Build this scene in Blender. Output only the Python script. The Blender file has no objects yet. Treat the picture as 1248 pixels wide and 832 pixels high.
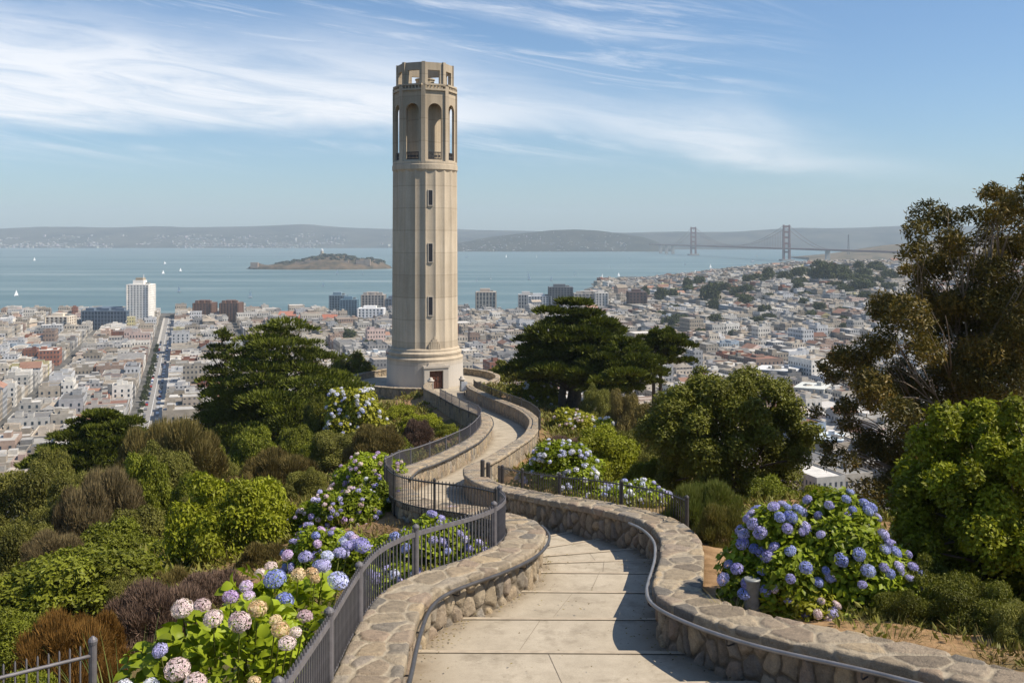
import bpy, math, random
import numpy as np
from mathutils import Vector, Matrix
R = math.radians
F = 1213.3; HC = 120.0; HY = 287.0          # focal length in photo pixels, eye height above the bay, horizon row
S = bpy.context.scene
COL = S.collection
RNG = np.random.default_rng(7); random.seed(7)

# ---------------------------------------------------------------- camera, sky, sun, exposure
cam_d = bpy.data.cameras.new('camera'); cam = bpy.data.objects.new('camera', cam_d); COL.objects.link(cam)
cam.location = (0, 0, HC); cam.rotation_euler = (R(90), 0, 0)
cam_d.lens = 35; cam_d.sensor_width = 36; cam_d.shift_y = -129 / 1248
cam_d.clip_start = 0.1; cam_d.clip_end = 40000
S.camera = cam

SUN_EL = R(50); SUN_AZ = R(100)              # azimuth measured from +Y (view direction) towards +X (right)
to_sun = Vector((math.sin(SUN_AZ) * math.cos(SUN_EL), math.cos(SUN_AZ) * math.cos(SUN_EL), math.sin(SUN_EL)))
sd = bpy.data.lights.new('sun', 'SUN'); sun = bpy.data.objects.new('sun', sd); COL.objects.link(sun)
sd.energy = 5.0; sd.angle = R(0.5); sd.color = (1.0, 0.90, 0.76)
sun.rotation_euler = (-to_sun).to_track_quat('-Z', 'Y').to_euler()

S.view_settings.view_transform = 'Standard'; S.view_settings.look = 'None'
S.view_settings.gamma = 1; S.view_settings.exposure = 0.45; S.view_settings.use_curve_mapping = False
S.render.engine = 'CYCLES'
cy = S.cycles
cy.max_bounces = 5; cy.diffuse_bounces = 2; cy.glossy_bounces = 2; cy.transmission_bounces = 3; cy.transparent_max_bounces = 4
cy.volume_bounces = 0; cy.use_denoising = True; cy.caustics_reflective = False; cy.caustics_refractive = False
cy.sample_clamp_indirect = 4

SKY_TINT = (0.76, 0.95, 1.13, 1)
CLOUD = (9.2, 9.3, 9.6, 1)
W = bpy.data.worlds.new('World'); S.world = W; W.use_nodes = True
def world_sky():
    nt = W.node_tree; N = nt.nodes; L = nt.links; N.clear()
    out = N.new('ShaderNodeOutputWorld'); bg = N.new('ShaderNodeBackground'); L.new(bg.outputs[0], out.inputs[0])
    sky = N.new('ShaderNodeTexSky'); sky.sky_type = 'NISHITA'; sky.sun_disc = False
    sky.sun_elevation = SUN_EL; sky.sun_rotation = SUN_AZ
    sky.altitude = 100; sky.air_density = 1.0; sky.dust_density = 0.6; sky.ozone_density = 2.0
    bg.inputs['Strength'].default_value = 0.085
    def m(op, a, b=None, c=None, clamp=False):
        n = N.new('ShaderNodeMath'); n.operation = op; n.use_clamp = clamp
        for i, v in enumerate((a, b, c)):
            if v is None: continue
            if isinstance(v, (int, float)): n.inputs[i].default_value = v
            else: L.new(v, n.inputs[i])
        return n.outputs[0]
    def sm(x, lo, hi):
        n = N.new('ShaderNodeMapRange'); n.interpolation_type = 'SMOOTHSTEP'
        for i, v in enumerate((x, lo, hi)):
            if isinstance(v, (int, float)): n.inputs[i].default_value = v
            else: L.new(v, n.inputs[i])
        return n.outputs[0]
    def noise(vec, scale, detail, rough, dist=0.0):
        n = N.new('ShaderNodeTexNoise'); n.inputs['Scale'].default_value = scale; n.inputs['Detail'].default_value = detail
        n.inputs['Roughness'].default_value = rough; n.inputs['Distortion'].default_value = dist; L.new(vec, n.inputs['Vector']); return n.outputs['Fac']
    tc = N.new('ShaderNodeTexCoord'); sp = N.new('ShaderNodeSeparateXYZ'); L.new(tc.outputs['Generated'], sp.inputs[0])
    y = m('MAXIMUM', sp.outputs[1], 0.05)
    a = m('DIVIDE', sp.outputs[0], y); e = m('DIVIDE', sp.outputs[2], y)      # tangent of azimuth and of elevation
    def curve(pts):                                                         # height of a cloud edge along the azimuth
        x = m('MULTIPLY_ADD', a, 0.8, 0.5, True)
        n = N.new('ShaderNodeFloatCurve'); c = n.mapping.curves[0]
        ps = [((px - 624) / F * 0.8 + 0.5, (HY - py) / F * 2.5) for px, py in pts]
        c.points[0].location = ps[0]; c.points[-1].location = ps[-1]
        for p in ps[1:-1]: c.points.new(*p)
        n.mapping.update(); L.new(x, n.inputs['Value']); return m('DIVIDE', n.outputs[0], 2.5)
    def vec(sx, sy, tilt, off):
        cx = N.new('ShaderNodeCombineXYZ'); L.new(m('MULTIPLY', a, sx), cx.inputs[0])
        L.new(m('MULTIPLY', m('ADD', e, m('MULTIPLY', a, tilt)), sy), cx.inputs[1]); cx.inputs[2].default_value = off; return cx.outputs[0]
    n_big = noise(vec(2.0, 12, 0.12, 1.3), 1.0, 5, 0.55, 0.6)
    n_fine = noise(vec(6.0, 52, 0.14, 4.1), 1.0, 9, 0.66, 1.1)
    wob = m('MULTIPLY', m('SUBTRACT', n_big, 0.5), 0.10)
    ew = m('ADD', e, wob)
    def band(top, bot, soft_t, soft_b):
        t_ = curve(top); b_ = curve(bot)
        return m('MULTIPLY', sm(ew, m('SUBTRACT', b_, 0.0), m('ADD', b_, soft_b)), m('SUBTRACT', 1.0, sm(ew, m('SUBTRACT', t_, soft_t), t_)))
    main = band([(0, -40), (250, -12), (480, 8), (624, 48), (760, 78), (900, 88), (1000, 128), (1120, 165), (1248, 214)],
                [(0, 172), (250, 168), (480, 170), (624, 158), (760, 180), (900, 207), (1000, 217), (1120, 220), (1248, 224)], 0.10, 0.03)
    low = band([(0, 166), (250, 172), (480, 176), (700, 180), (900, 190), (1248, 200)], [(0, 196), (250, 202), (480, 198), (700, 206), (900, 210), (1248, 212)], 0.02, 0.015)
    top = band([(0, -40), (400, -30), (624, -20), (700, -10), (800, 0), (880, 20), (960, 40), (1248, 60)],
               [(0, -20), (400, 0), (624, 38), (700, 52), (800, 56), (880, 58), (960, 46), (1248, 60)], 0.03, 0.03)
    fine = sm(n_fine, 0.22, 0.64)
    d1 = m('MULTIPLY', main, m('MULTIPLY_ADD', fine, 0.60, 0.40))
    d2 = m('MULTIPLY', low, m('MULTIPLY', sm(n_fine, 0.38, 0.75), 0.42))
    d3 = m('MULTIPLY', top, m('MULTIPLY', sm(n_fine, 0.3, 0.7), 0.75))
    speck = m('MULTIPLY', sm(noise(vec(6, 40, 0.1, 9.0), 1.0, 4, 0.6, 0.4), 0.66, 0.8), m('MULTIPLY', sm(e, 0.08, 0.14), 0.35))
    thin = noise(vec(3.2, 34, 0.16, 6.3), 1.0, 9, 0.68, 1.4)
    cirrus = m('MULTIPLY', m('MULTIPLY', sm(thin, 0.44, 0.74), sm(e, 0.055, 0.10)), m('MULTIPLY', m('SUBTRACT', 1.0, sm(a, 0.10, 0.36)), 0.6))
    dens = m('MAXIMUM', m('MAXIMUM', d1, d2), m('MAXIMUM', m('MAXIMUM', d3, cirrus), speck))
    dens = m('MULTIPLY', m('MULTIPLY', dens, sm(sp.outputs[1], 0.05, 0.3)), 0.93, clamp=True)
    tint = N.new('ShaderNodeMix'); tint.data_type = 'RGBA'; tint.blend_type = 'MULTIPLY'
    tint.inputs[0].default_value = 1.0; L.new(sky.outputs[0], tint.inputs[6]); tint.inputs[7].default_value = SKY_TINT
    mix = N.new('ShaderNodeMix'); mix.data_type = 'RGBA'
    L.new(dens, mix.inputs[0]); L.new(tint.outputs[2], mix.inputs[6]); mix.inputs[7].default_value = CLOUD
    L.new(mix.outputs[2], bg.inputs['Color'])
world_sky()

# ---------------------------------------------------------------- helpers
def P(px, py, d):
    return np.array([(px - 624) * d / F, d, HC - (py - HY) * d / F])

def tag(o, label=None, cat=None, group=None, kind=None):
    if label: o['label'] = label
    if cat: o['category'] = cat
    if group: o['group'] = group
    if kind: o['kind'] = kind
    return o

def empty(name, loc, label=None, cat=None, group=None, rz=0.0):
    o = bpy.data.objects.new(name, None); COL.objects.link(o); o.location = loc; o.rotation_euler = (0, 0, rz)
    o.empty_display_size = 0.2
    return tag(o, label, cat, group)

def link(name, me, parent=None, mat=None):
    o = bpy.data.objects.new(name, me); COL.objects.link(o)
    if mat is not None and not me.materials: me.materials.append(mat)
    if parent is not None: o.parent = parent
    return o

def copy_tree(o, parent=None):
    c = o.copy(); COL.objects.link(c)
    if parent is not None: c.parent = parent
    for ch in o.children: copy_tree(ch, c)
    return c

def mesh_np(name, V, Q, attrs=None, uv=None, smooth=False, cols=None, mats=None, mat_idx=None):
    """V (n,3), Q (m,k) faces of one size; attrs {name: per-face floats}, uv (m,k,2), cols (m,4) per-face colour"""
    V = np.asarray(V, np.float32); Q = np.asarray(Q, np.int32); m, k = Q.shape
    me = bpy.data.meshes.new(name)
    me.vertices.add(len(V)); me.vertices.foreach_set('co', V.ravel())
    me.loops.add(m * k); me.loops.foreach_set('vertex_index', Q.ravel())
    me.polygons.add(m); me.polygons.foreach_set('loop_start', np.arange(m, dtype=np.int32) * k)
    me.polygons.foreach_set('use_smooth', np.full(m, bool(smooth)))
    for an, av in (attrs or {}).items():
        av = np.asarray(av, np.float32); dom = 'FACE' if len(av) == m else 'POINT'
        at = me.attributes.new(an, 'FLOAT', dom); at.data.foreach_set('value', av)
    if cols is not None:
        at = me.attributes.new('col', 'FLOAT_COLOR', 'FACE'); at.data.foreach_set('color', np.asarray(cols, np.float32).ravel())
    if uv is not None:
        l = me.uv_layers.new(name='UVMap'); l.data.foreach_set('uv', np.asarray(uv, np.float32).ravel())
    for mt in mats or []: me.materials.append(mt)
    if mat_idx is not None: me.polygons.foreach_set('material_index', np.asarray(mat_idx, np.int32))
    me.update(calc_edges=True)
    return me

class MB:
    """collects boxes, tubes and lathes; build() links ONE mesh object"""
    def __init__(s): s.v = []; s.f = []
    def add(s, vs, fs):
        b = len(s.v); s.v += [tuple(map(float, p)) for p in vs]; s.f += [tuple(i + b for i in f) for f in fs]; return s
    def box(s, c, size, rz=0.0, taper=1.0):
        x, y, z = c; a, b, h = size[0] / 2, size[1] / 2, size[2]
        cs, sn = math.cos(rz), math.sin(rz); vs = []
        for zz, t in ((0, 1), (h, taper)):
            for sx, sy in ((-1, -1), (1, -1), (1, 1), (-1, 1)):
                u, w = sx * a * t, sy * b * t; vs.append((x + u * cs - w * sn, y + u * sn + w * cs, z + zz))
        return s.add(vs, [(3, 2, 1, 0), (4, 5, 6, 7), (0, 1, 5, 4), (1, 2, 6, 5), (2, 3, 7, 6), (3, 0, 4, 7)])
    def tube(s, pts, rad, n=8, cap=True):
        pts = [Vector(p) for p in pts]; k = len(pts)
        rad = [rad] * k if isinstance(rad, (int, float)) else rad
        vs = []; u = None
        for i, p in enumerate(pts):
            t = (pts[min(i + 1, k - 1)] - pts[max(i - 1, 0)]); t = t.normalized() if t.length > 1e-9 else Vector((0, 0, 1))
            if u is None: u = t.orthogonal().normalized()
            else:
                u = (u - t * u.dot(t)); u = u.normalized() if u.length > 1e-6 else t.orthogonal().normalized()
            w = t.cross(u)
            for j in range(n):
                a = 2 * math.pi * j / n; vs.append(p + (u * math.cos(a) + w * math.sin(a)) * rad[i])
        fs = [(i * n + j, i * n + (j + 1) % n, (i + 1) * n + (j + 1) % n, (i + 1) * n + j) for i in range(k - 1) for j in range(n)]
        if cap: fs += [tuple(range(n - 1, -1, -1)), tuple((k - 1) * n + j for j in range(n))]
        return s.add(vs, fs)
    def lathe(s, prof, n=24, c=(0, 0, 0), cap=True, rfun=None):
        vs = []
        for r, z in prof:
            for j in range(n):
                a = 2 * math.pi * j / n; rr = r if rfun is None else rfun(r, z, a)
                vs.append((c[0] + rr * math.cos(a), c[1] + rr * math.sin(a), c[2] + z))
        k = len(prof)
        fs = [(i * n + j, i * n + (j + 1) % n, (i + 1) * n + (j + 1) % n, (i + 1) * n + j) for i in range(k - 1) for j in range(n)]
        if cap: fs += [tuple(range(n - 1, -1, -1)), tuple((k - 1) * n + j for j in range(n))]
        return s.add(vs, fs)
    def mesh(s, name, mat, smooth=False):
        me = bpy.data.meshes.new(name); me.from_pydata(s.v, [], s.f); me.materials.append(mat)
        if smooth: me.polygons.foreach_set('use_smooth', [True] * len(me.polygons))
        me.update(); return me
    def build(s, name, mat, parent=None, smooth=False):
        return link(name, s.mesh(name, mat, smooth), parent)

def smoothstep(a, b, x):
    t = np.clip((x - a) / (b - a), 0, 1); return t * t * (3 - 2 * t)

def vnoise(x, y, seed=0):
    """value noise on numpy arrays"""
    def h(i, j):
        n = (i * 374761393 + j * 668265263 + seed * 974634777) & 0x7fffffff
        n = ((n ^ (n >> 13)) * 1274126177) & 0x7fffffff
        return ((n ^ (n >> 16)) & 0xffff) / 65535.0
    xi = np.floor(x).astype(np.int64); yi = np.floor(y).astype(np.int64); fx = x - xi; fy = y - yi
    fx = fx * fx * (3 - 2 * fx); fy = fy * fy * (3 - 2 * fy)
    return (h(xi, yi) * (1 - fx) + h(xi + 1, yi) * fx) * (1 - fy) + (h(xi, yi + 1) * (1 - fx) + h(xi + 1, yi + 1) * fx) * fy
def fbm(x, y, seed=0, o=4):
    s = 0; a = 0.5
    for k in range(o): s = s + a * vnoise(x * 2 ** k, y * 2 ** k, seed + k); a *= 0.5
    return s / (1 - 0.5 ** o)

# ---------------------------------------------------------------- materials
def newmat(name):
    m = bpy.data.materials.new(name); m.use_nodes = True; nt = m.node_tree
    return m, nt.nodes, nt.links, nt.nodes['Principled BSDF']
def nd(N, typ, **kw):
    n = N.new(typ)
    for k, v in kw.items(): setattr(n, k, v)
    return n
def ramp(N, L, fac, stops):
    n = N.new('ShaderNodeValToRGB'); e = n.color_ramp.elements
    while len(e) < len(stops): e.new(0.5)
    for el, (p, c) in zip(e, stops): el.position = p; el.color = (*c, 1)
    if fac is not None: L.new(fac, n.inputs[0])
    return n.outputs[0]
def noise_tex(N, L, vec, scale, detail=4, rough=0.55):
    n = N.new('ShaderNodeTexNoise'); n.inputs['Scale'].default_value = scale; n.inputs['Detail'].default_value = detail; n.inputs['Roughness'].default_value = rough
    if vec is not None: L.new(vec, n.inputs['Vector'])
    return n.outputs['Fac']
def mixc(N, L, fac, a, b, mode='MIX'):
    n = N.new('ShaderNodeMix'); n.data_type = 'RGBA'; n.blend_type = mode
    for s, v in ((n.inputs[0], fac), (n.inputs[6], a), (n.inputs[7], b)):
        if isinstance(v, (int, float)): s.default_value = v
        elif isinstance(v, tuple): s.default_value = (*v, 1)
        else: L.new(v, s)
    return n.outputs[2]
def math_n(N, L, op, a, b=None, clamp=False):
    n = N.new('ShaderNodeMath'); n.operation = op; n.use_clamp = clamp
    for i, v in enumerate((a, b)):
        if v is None: continue
        if isinstance(v, (int, float)): n.inputs[i].default_value = v
        else: L.new(v, n.inputs[i])
    return n.outputs[0]
def bump(N, L, bsdf, h, strength, dist):
    n = N.new('ShaderNodeBump'); n.inputs['Strength'].default_value = strength; n.inputs['Distance'].default_value = dist
    L.new(h, n.inputs['Height']); L.new(n.outputs[0], bsdf.inputs['Normal'])
def attr(N, name):
    n = N.new('ShaderNodeAttribute'); n.attribute_name = name; return n

def mat_plain(name, c, rough=0.6, metal=0.0, var=0.15, scale=3.0, spec=0.3, bmp=0.0):
    m, N, L, b = newmat(name); tc = N.new('ShaderNodeTexCoord')
    f = noise_tex(N, L, tc.outputs['Object'], scale, 5)
    lo = tuple(x * (1 - var) for x in c); hi = tuple(min(1, x * (1 + var)) for x in c)
    L.new(ramp(N, L, f, [(0.3, lo), (0.7, hi)]), b.inputs['Base Color'])
    b.inputs['Roughness'].default_value = rough; b.inputs['Metallic'].default_value = metal; b.inputs['Specular IOR Level'].default_value = spec
    if bmp: bump(N, L, b, f, bmp, 0.02)
    return m

def mat_leaf(name, stops, trans=0.3, rough=0.5, tcol=None, obj_var=0.25, spec=0.18):
    """stops: colours across the per-leaf random value"""
    m, N, L, b = newmat(name)
    r = attr(N, 'rnd').outputs['Fac']; oi = N.new('ShaderNodeObjectInfo')
    tc = N.new('ShaderNodeTexCoord')
    n = noise_tex(N, L, tc.outputs['Object'], 0.9, 3)
    v = math_n(N, L, 'ADD', math_n(N, L, 'MULTIPLY', r, 0.6), math_n(N, L, 'MULTIPLY', n, 0.55))
    v = math_n(N, L, 'ADD', v, math_n(N, L, 'MULTIPLY', math_n(N, L, 'SUBTRACT', oi.outputs['Random'], 0.5), obj_var))
    k = len(stops)
    c = ramp(N, L, v, [(0.18 + 0.68 * i / (k - 1), s) for i, s in enumerate(stops)])
    L.new(c, b.inputs['Base Color']); b.inputs['Roughness'].default_value = rough; b.inputs['Specular IOR Level'].default_value = spec
    if trans > 0:
        t = N.new('ShaderNodeBsdfTranslucent'); mx = N.new('ShaderNodeMixShader'); mx.inputs[0].default_value = trans * 0.72
        tcn = mixc(N, L, 1.0, c, (1.25, 1.3, 0.55), 'MULTIPLY')
        L.new(tcn, t.inputs[0]); L.new(b.outputs[0], mx.inputs[1]); L.new(t.outputs[0], mx.inputs[2])
        L.new(mx.outputs[0], N['Material Output'].inputs['Surface'])
    return m

M = {}
M['leaf_bright'] = mat_leaf('leaf_bright', [(0.089, 0.096, 0.008), (0.201, 0.217, 0.013), (0.322, 0.347, 0.023)], 0.32)
M['leaf_green'] = mat_leaf('leaf_green', [(0.076, 0.084, 0.009), (0.152, 0.168, 0.017), (0.251, 0.276, 0.026)], 0.28)
M['leaf_hydrangea'] = mat_leaf('leaf_hydrangea', [(0.093, 0.116, 0.009), (0.187, 0.231, 0.013), (0.298, 0.370, 0.023)], 0.35, 0.45)
M['leaf_lime'] = mat_leaf('leaf_lime', [(0.110, 0.109, 0.009), (0.221, 0.218, 0.015), (0.319, 0.315, 0.030)], 0.35)
M['leaf_olive'] = mat_leaf('leaf_olive', [(0.061, 0.060, 0.012), (0.136, 0.132, 0.025), (0.236, 0.231, 0.049)], 0.22)
M['leaf_oak'] = mat_leaf('leaf_oak', [(0.045, 0.046, 0.007), (0.102, 0.106, 0.013), (0.175, 0.183, 0.025)], 0.25)
M['leaf_dry'] = mat_leaf('leaf_dry', [(0.068, 0.050, 0.017), (0.164, 0.125, 0.041), (0.260, 0.214, 0.074)], 0.12, 0.7, spec=0.1)
M['leaf_grey'] = mat_leaf('leaf_grey', [(0.096, 0.068, 0.033), (0.180, 0.137, 0.067), (0.269, 0.212, 0.104)], 0.1, 0.7, spec=0.1)
M['leaf_maroon'] = mat_leaf('leaf_maroon', [(0.076, 0.046, 0.034), (0.145, 0.094, 0.069), (0.230, 0.158, 0.115)], 0.12, 0.7, spec=0.1)
M['leaf_rust'] = mat_leaf('leaf_rust', [(0.080, 0.037, 0.010), (0.172, 0.088, 0.022), (0.265, 0.144, 0.040)], 0.15, 0.7, spec=0.1)
M['leaf_cypress'] = mat_leaf('leaf_cypress', [(0.036, 0.043, 0.007), (0.079, 0.092, 0.011), (0.141, 0.162, 0.015)], 0.18, 0.6)
M['leaf_euc'] = mat_leaf('leaf_euc', [(0.043, 0.044, 0.009), (0.124, 0.096, 0.018), (0.280, 0.170, 0.038)], 0.22, 0.45)
M['leaf_city'] = mat_leaf('leaf_city', [(0.023, 0.028, 0.009), (0.048, 0.058, 0.014), (0.072, 0.087, 0.025)], 0.15, 0.7)
M['grass'] = mat_leaf('grass', [(0.08, 0.085, 0.02), (0.17, 0.16, 0.04), (0.30, 0.23, 0.09)], 0.3, 0.6)
M['grass_green'] = mat_leaf('grass_green', [(0.05, 0.08, 0.015), (0.10, 0.13, 0.025), (0.18, 0.19, 0.05)], 0.3, 0.6)
def flower(name, a, b_): return mat_leaf(name, [a, tuple((x + y) / 2 for x, y in zip(a, b_)), b_], 0.2, 0.7, obj_var=0.5, spec=0.1)
M['fl_blue'] = flower('fl_blue', (0.15, 0.18, 0.50), (0.40, 0.44, 0.74))
M['fl_lav'] = flower('fl_lav', (0.23, 0.21, 0.50), (0.52, 0.49, 0.76))
M['fl_pink'] = flower('fl_pink', (0.44, 0.30, 0.34), (0.76, 0.63, 0.60))
M['fl_cream'] = flower('fl_cream', (0.48, 0.30, 0.16), (0.82, 0.66, 0.42))
M['fl_white'] = flower('fl_white', (0.52, 0.52, 0.66), (0.85, 0.85, 0.90))
M['fl_pale'] = flower('fl_pale', (0.36, 0.38, 0.70), (0.72, 0.74, 0.90))
M['fl_mauve'] = flower('fl_mauve', (0.40, 0.26, 0.50), (0.72, 0.58, 0.78))
M['bark'] = mat_plain('bark', (0.10, 0.08, 0.06), 0.85, var=0.4, scale=6, bmp=0.6)
M['bark_pale'] = mat_plain('bark_pale', (0.22, 0.17, 0.12), 0.8, var=0.35, scale=2, bmp=0.4)
M['iron'] = mat_plain('iron', (0.15, 0.14, 0.145), 0.5, 0.2, 0.25, 8)
M['iron_dark'] = mat_plain('iron_dark', (0.06, 0.056, 0.055), 0.5, 0.2, 0.25, 8)
M['rail_grey'] = mat_plain('rail_grey', (0.27, 0.26, 0.255), 0.4, 0.5, 0.2, 5)
M['rail_dark'] = mat_plain('rail_dark', (0.085, 0.08, 0.078), 0.45, 0.4, 0.25, 5)
M['galv'] = mat_plain('galv', (0.25, 0.26, 0.25), 0.55, 0.3, 0.2, 12)
M['white'] = mat_plain('white', (0.75, 0.75, 0.74), 0.6, var=0.05)
M['dark'] = mat_plain('dark', (0.03, 0.03, 0.035), 0.5)
M['glass_dark'] = mat_plain('glass_dark', (0.035, 0.05, 0.065), 0.15, var=0.3, scale=0.3, spec=0.5)

def mat_stone(name='rubble_stone', joint=((0.30, 0.25, 0.18), (0.43, 0.365, 0.27)), edge=(0.30, 0.46)):
    m, N, L, b = newmat(name); tc = N.new('ShaderNodeTexCoord')
    sid = attr(N, 'stone').outputs['Fac']; mort = attr(N, 'mort').outputs['Fac']
    c = ramp(N, L, sid, [(0.0, (0.20, 0.165, 0.125)), (0.14, (0.33, 0.27, 0.19)), (0.28, (0.17, 0.155, 0.135)), (0.42, (0.40, 0.33, 0.235)),
                         (0.55, (0.27, 0.215, 0.16)), (0.68, (0.42, 0.33, 0.215)), (0.8, (0.27, 0.245, 0.21)), (0.92, (0.33, 0.25, 0.18)), (1.0, (0.33, 0.275, 0.205))])
    n1 = noise_tex(N, L, tc.outputs['Object'], 9, 6, 0.65); n2 = noise_tex(N, L, tc.outputs['Object'], 55, 4, 0.7)
    c = mixc(N, L, 1.0, c, ramp(N, L, n1, [(0.25, (0.66, 0.66, 0.67)), (0.75, (1.24, 1.22, 1.17))]), 'MULTIPLY')
    c = mixc(N, L, 0.8, c, ramp(N, L, n2, [(0.3, (0.72, 0.72, 0.72)), (0.7, (1.22, 1.22, 1.22))]), 'MULTIPLY')
    sel = ramp(N, L, mort, [(edge[0], (0, 0, 0)), (edge[1], (1, 1, 1))])
    mc = ramp(N, L, n1, [(0.3, joint[0]), (0.7, joint[1])])
    c = mixc(N, L, sel, mc, c)
    L.new(c, b.inputs['Base Color']); b.inputs['Roughness'].default_value = 0.85; b.inputs['Specular IOR Level'].default_value = 0.2
    h = math_n(N, L, 'ADD', math_n(N, L, 'MULTIPLY', n1, 1.0), math_n(N, L, 'MULTIPLY', n2, 0.4))
    bump(N, L, b, h, 0.9, 0.05)
    return m
M['stone'] = mat_stone()
M['stone_face'] = mat_stone('rubble_face', ((0.11, 0.088, 0.062), (0.24, 0.20, 0.145)), (0.20, 0.38))

def mat_path():
    m, N, L, b = newmat('path_concrete'); tc = N.new('ShaderNodeTexCoord')
    n1 = noise_tex(N, L, tc.outputs['Object'], 0.7, 6, 0.6); n2 = noise_tex(N, L, tc.outputs['Object'], 60, 3, 0.7); n3 = noise_tex(N, L, tc.outputs['Object'], 4, 5, 0.65)
    c = ramp(N, L, n1, [(0.3, (0.355, 0.305, 0.232)), (0.7, (0.44, 0.382, 0.295))])
    c = mixc(N, L, 0.7, c, ramp(N, L, n3, [(0.3, (0.84, 0.83, 0.81)), (0.65, (1.08, 1.08, 1.07))]), 'MULTIPLY')
    c = mixc(N, L, 0.6, c, ramp(N, L, n2, [(0.3, (0.8, 0.8, 0.8)), (0.7, (1.15, 1.15, 1.15))]), 'MULTIPLY')
    sp_ = noise_tex(N, L, tc.outputs['Object'], 14, 2, 0.5)
    c = mixc(N, L, ramp(N, L, sp_, [(0.70, (0, 0, 0)), (0.76, (1, 1, 1))]), c, (0.20, 0.17, 0.13))
    st_ = noise_tex(N, L, tc.outputs['Object'], 1.7, 7, 0.72)
    c = mixc(N, L, ramp(N, L, st_, [(0.52, (0, 0, 0)), (0.66, (0.6, 0.6, 0.6))]), c, (0.20, 0.165, 0.118))
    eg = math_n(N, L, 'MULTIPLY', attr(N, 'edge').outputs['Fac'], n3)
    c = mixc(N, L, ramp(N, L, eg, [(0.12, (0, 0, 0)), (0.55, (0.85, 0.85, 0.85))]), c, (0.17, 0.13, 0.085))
    j = attr(N, 'joint').outputs['Fac']
    c = mixc(N, L, j, c, (0.13, 0.11, 0.085))
    L.new(c, b.inputs['Base Color']); b.inputs['Roughness'].default_value = 0.85; b.inputs['Specular IOR Level'].default_value = 0.2
    bump(N, L, b, n2, 0.25, 0.01)
    return m
M['path'] = mat_path()

def mat_concrete_tower():
    m, N, L, b = newmat('tower_concrete'); tc = N.new('ShaderNodeTexCoord')
    sp_ = N.new('ShaderNodeSeparateXYZ'); L.new(tc.outputs['Object'], sp_.inputs[0])
    mp = N.new('ShaderNodeMapping'); mp.inputs['Scale'].default_value = (1.6, 1.6, 0.10); L.new(tc.outputs['Object'], mp.inputs[0])
    streak = noise_tex(N, L, mp.outputs[0], 1.0, 6, 0.65)
    blot = noise_tex(N, L, tc.outputs['Object'], 0.35, 5, 0.6); fine = noise_tex(N, L, tc.outputs['Object'], 9, 4, 0.6)
    c = ramp(N, L, blot, [(0.3, (0.45, 0.375, 0.28)), (0.7, (0.53, 0.45, 0.345))])
    c = mixc(N, L, 0.85, c, ramp(N, L, streak, [(0.3, (0.78, 0.77, 0.76)), (0.62, (1.08, 1.08, 1.08))]), 'MULTIPLY')
    c = mixc(N, L, 0.5, c, ramp(N, L, fine, [(0.3, (0.82, 0.82, 0.82)), (0.7, (1.12, 1.12, 1.12))]), 'MULTIPLY')
    z = math_n(N, L, 'FRACT', math_n(N, L, 'MULTIPLY', sp_.outputs[2], 1 / 2.6))        # concrete lift lines
    line = ramp(N, L, z, [(0.0, (0.72, 0.71, 0.70)), (0.025, (0.72, 0.71, 0.7)), (0.045, (1, 1, 1)), (1.0, (1, 1, 1))])
    c = mixc(N, L, 0.75, c, line, 'MULTIPLY')
    lift = N.new('ShaderNodeTexWhiteNoise'); lift.noise_dimensions = '1D'
    L.new(math_n(N, L, 'FLOOR', math_n(N, L, 'MULTIPLY', sp_.outputs[2], 1 / 2.6)), lift.inputs['W'])
    c = mixc(N, L, 0.8, c, ramp(N, L, lift.outputs['Value'], [(0, (0.9, 0.89, 0.87)), (1, (1.07, 1.07, 1.06))]), 'MULTIPLY')
    wear = ramp(N, L, math_n(N, L, 'MULTIPLY', sp_.outputs[2], 1 / 40), [(0.66, (1, 1, 1)), (0.74, (0.93, 0.92, 0.90)), (0.95, (0.80, 0.80, 0.79))])   # grime on the old crown
    c = mixc(N, L, 1.0, c, wear, 'MULTIPLY')
    base = ramp(N, L, math_n(N, L, 'MULTIPLY', sp_.outputs[2], 1 / 40), [(0.06, (1, 1, 1)), (0.082, (0, 0, 0))])   # greyer plinth render
    c = mixc(N, L, math_n(N, L, 'MULTIPLY', base, 0.7), c, (0.46, 0.43, 0.39))
    L.new(c, b.inputs['Base Color']); b.inputs['Roughness'].default_value = 0.9; b.inputs['Specular IOR Level'].default_value = 0.15
    bump(N, L, b, fine, 0.3, 0.03)
    return m
M['tower'] = mat_concrete_tower()

def mat_soil():
    m, N, L, b = newmat('hill_soil'); tc = N.new('ShaderNodeTexCoord')
    n1 = noise_tex(N, L, tc.outputs['Object'], 0.16, 5, 0.6); n2 = noise_tex(N, L, tc.outputs['Object'], 2.2, 6, 0.65); n3 = noise_tex(N, L, tc.outputs['Object'], 25, 4, 0.7)
    c = ramp(N, L, n2, [(0.3, (0.19, 0.115, 0.055)), (0.5, (0.31, 0.195, 0.10)), (0.7, (0.40, 0.265, 0.145))])
    g = ramp(N, L, n3, [(0.3, (0.055, 0.06, 0.02)), (0.7, (0.14, 0.13, 0.05))])
    c = mixc(N, L, ramp(N, L, n1, [(0.5, (0, 0, 0)), (0.62, (0.85, 0.85, 0.85))]), c, g)
    c = mixc(N, L, 0.6, c, ramp(N, L, n3, [(0.3, (0.75, 0.75, 0.75)), (0.7, (1.2, 1.2, 1.2))]), 'MULTIPLY')
    L.new(c, b.inputs['Base Color']); b.inputs['Roughness'].default_value = 0.95; b.inputs['Specular IOR Level'].default_value = 0.1
    bump(N, L, b, n3, 0.6, 0.05)
    return m
M['soil'] = mat_soil()

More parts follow.
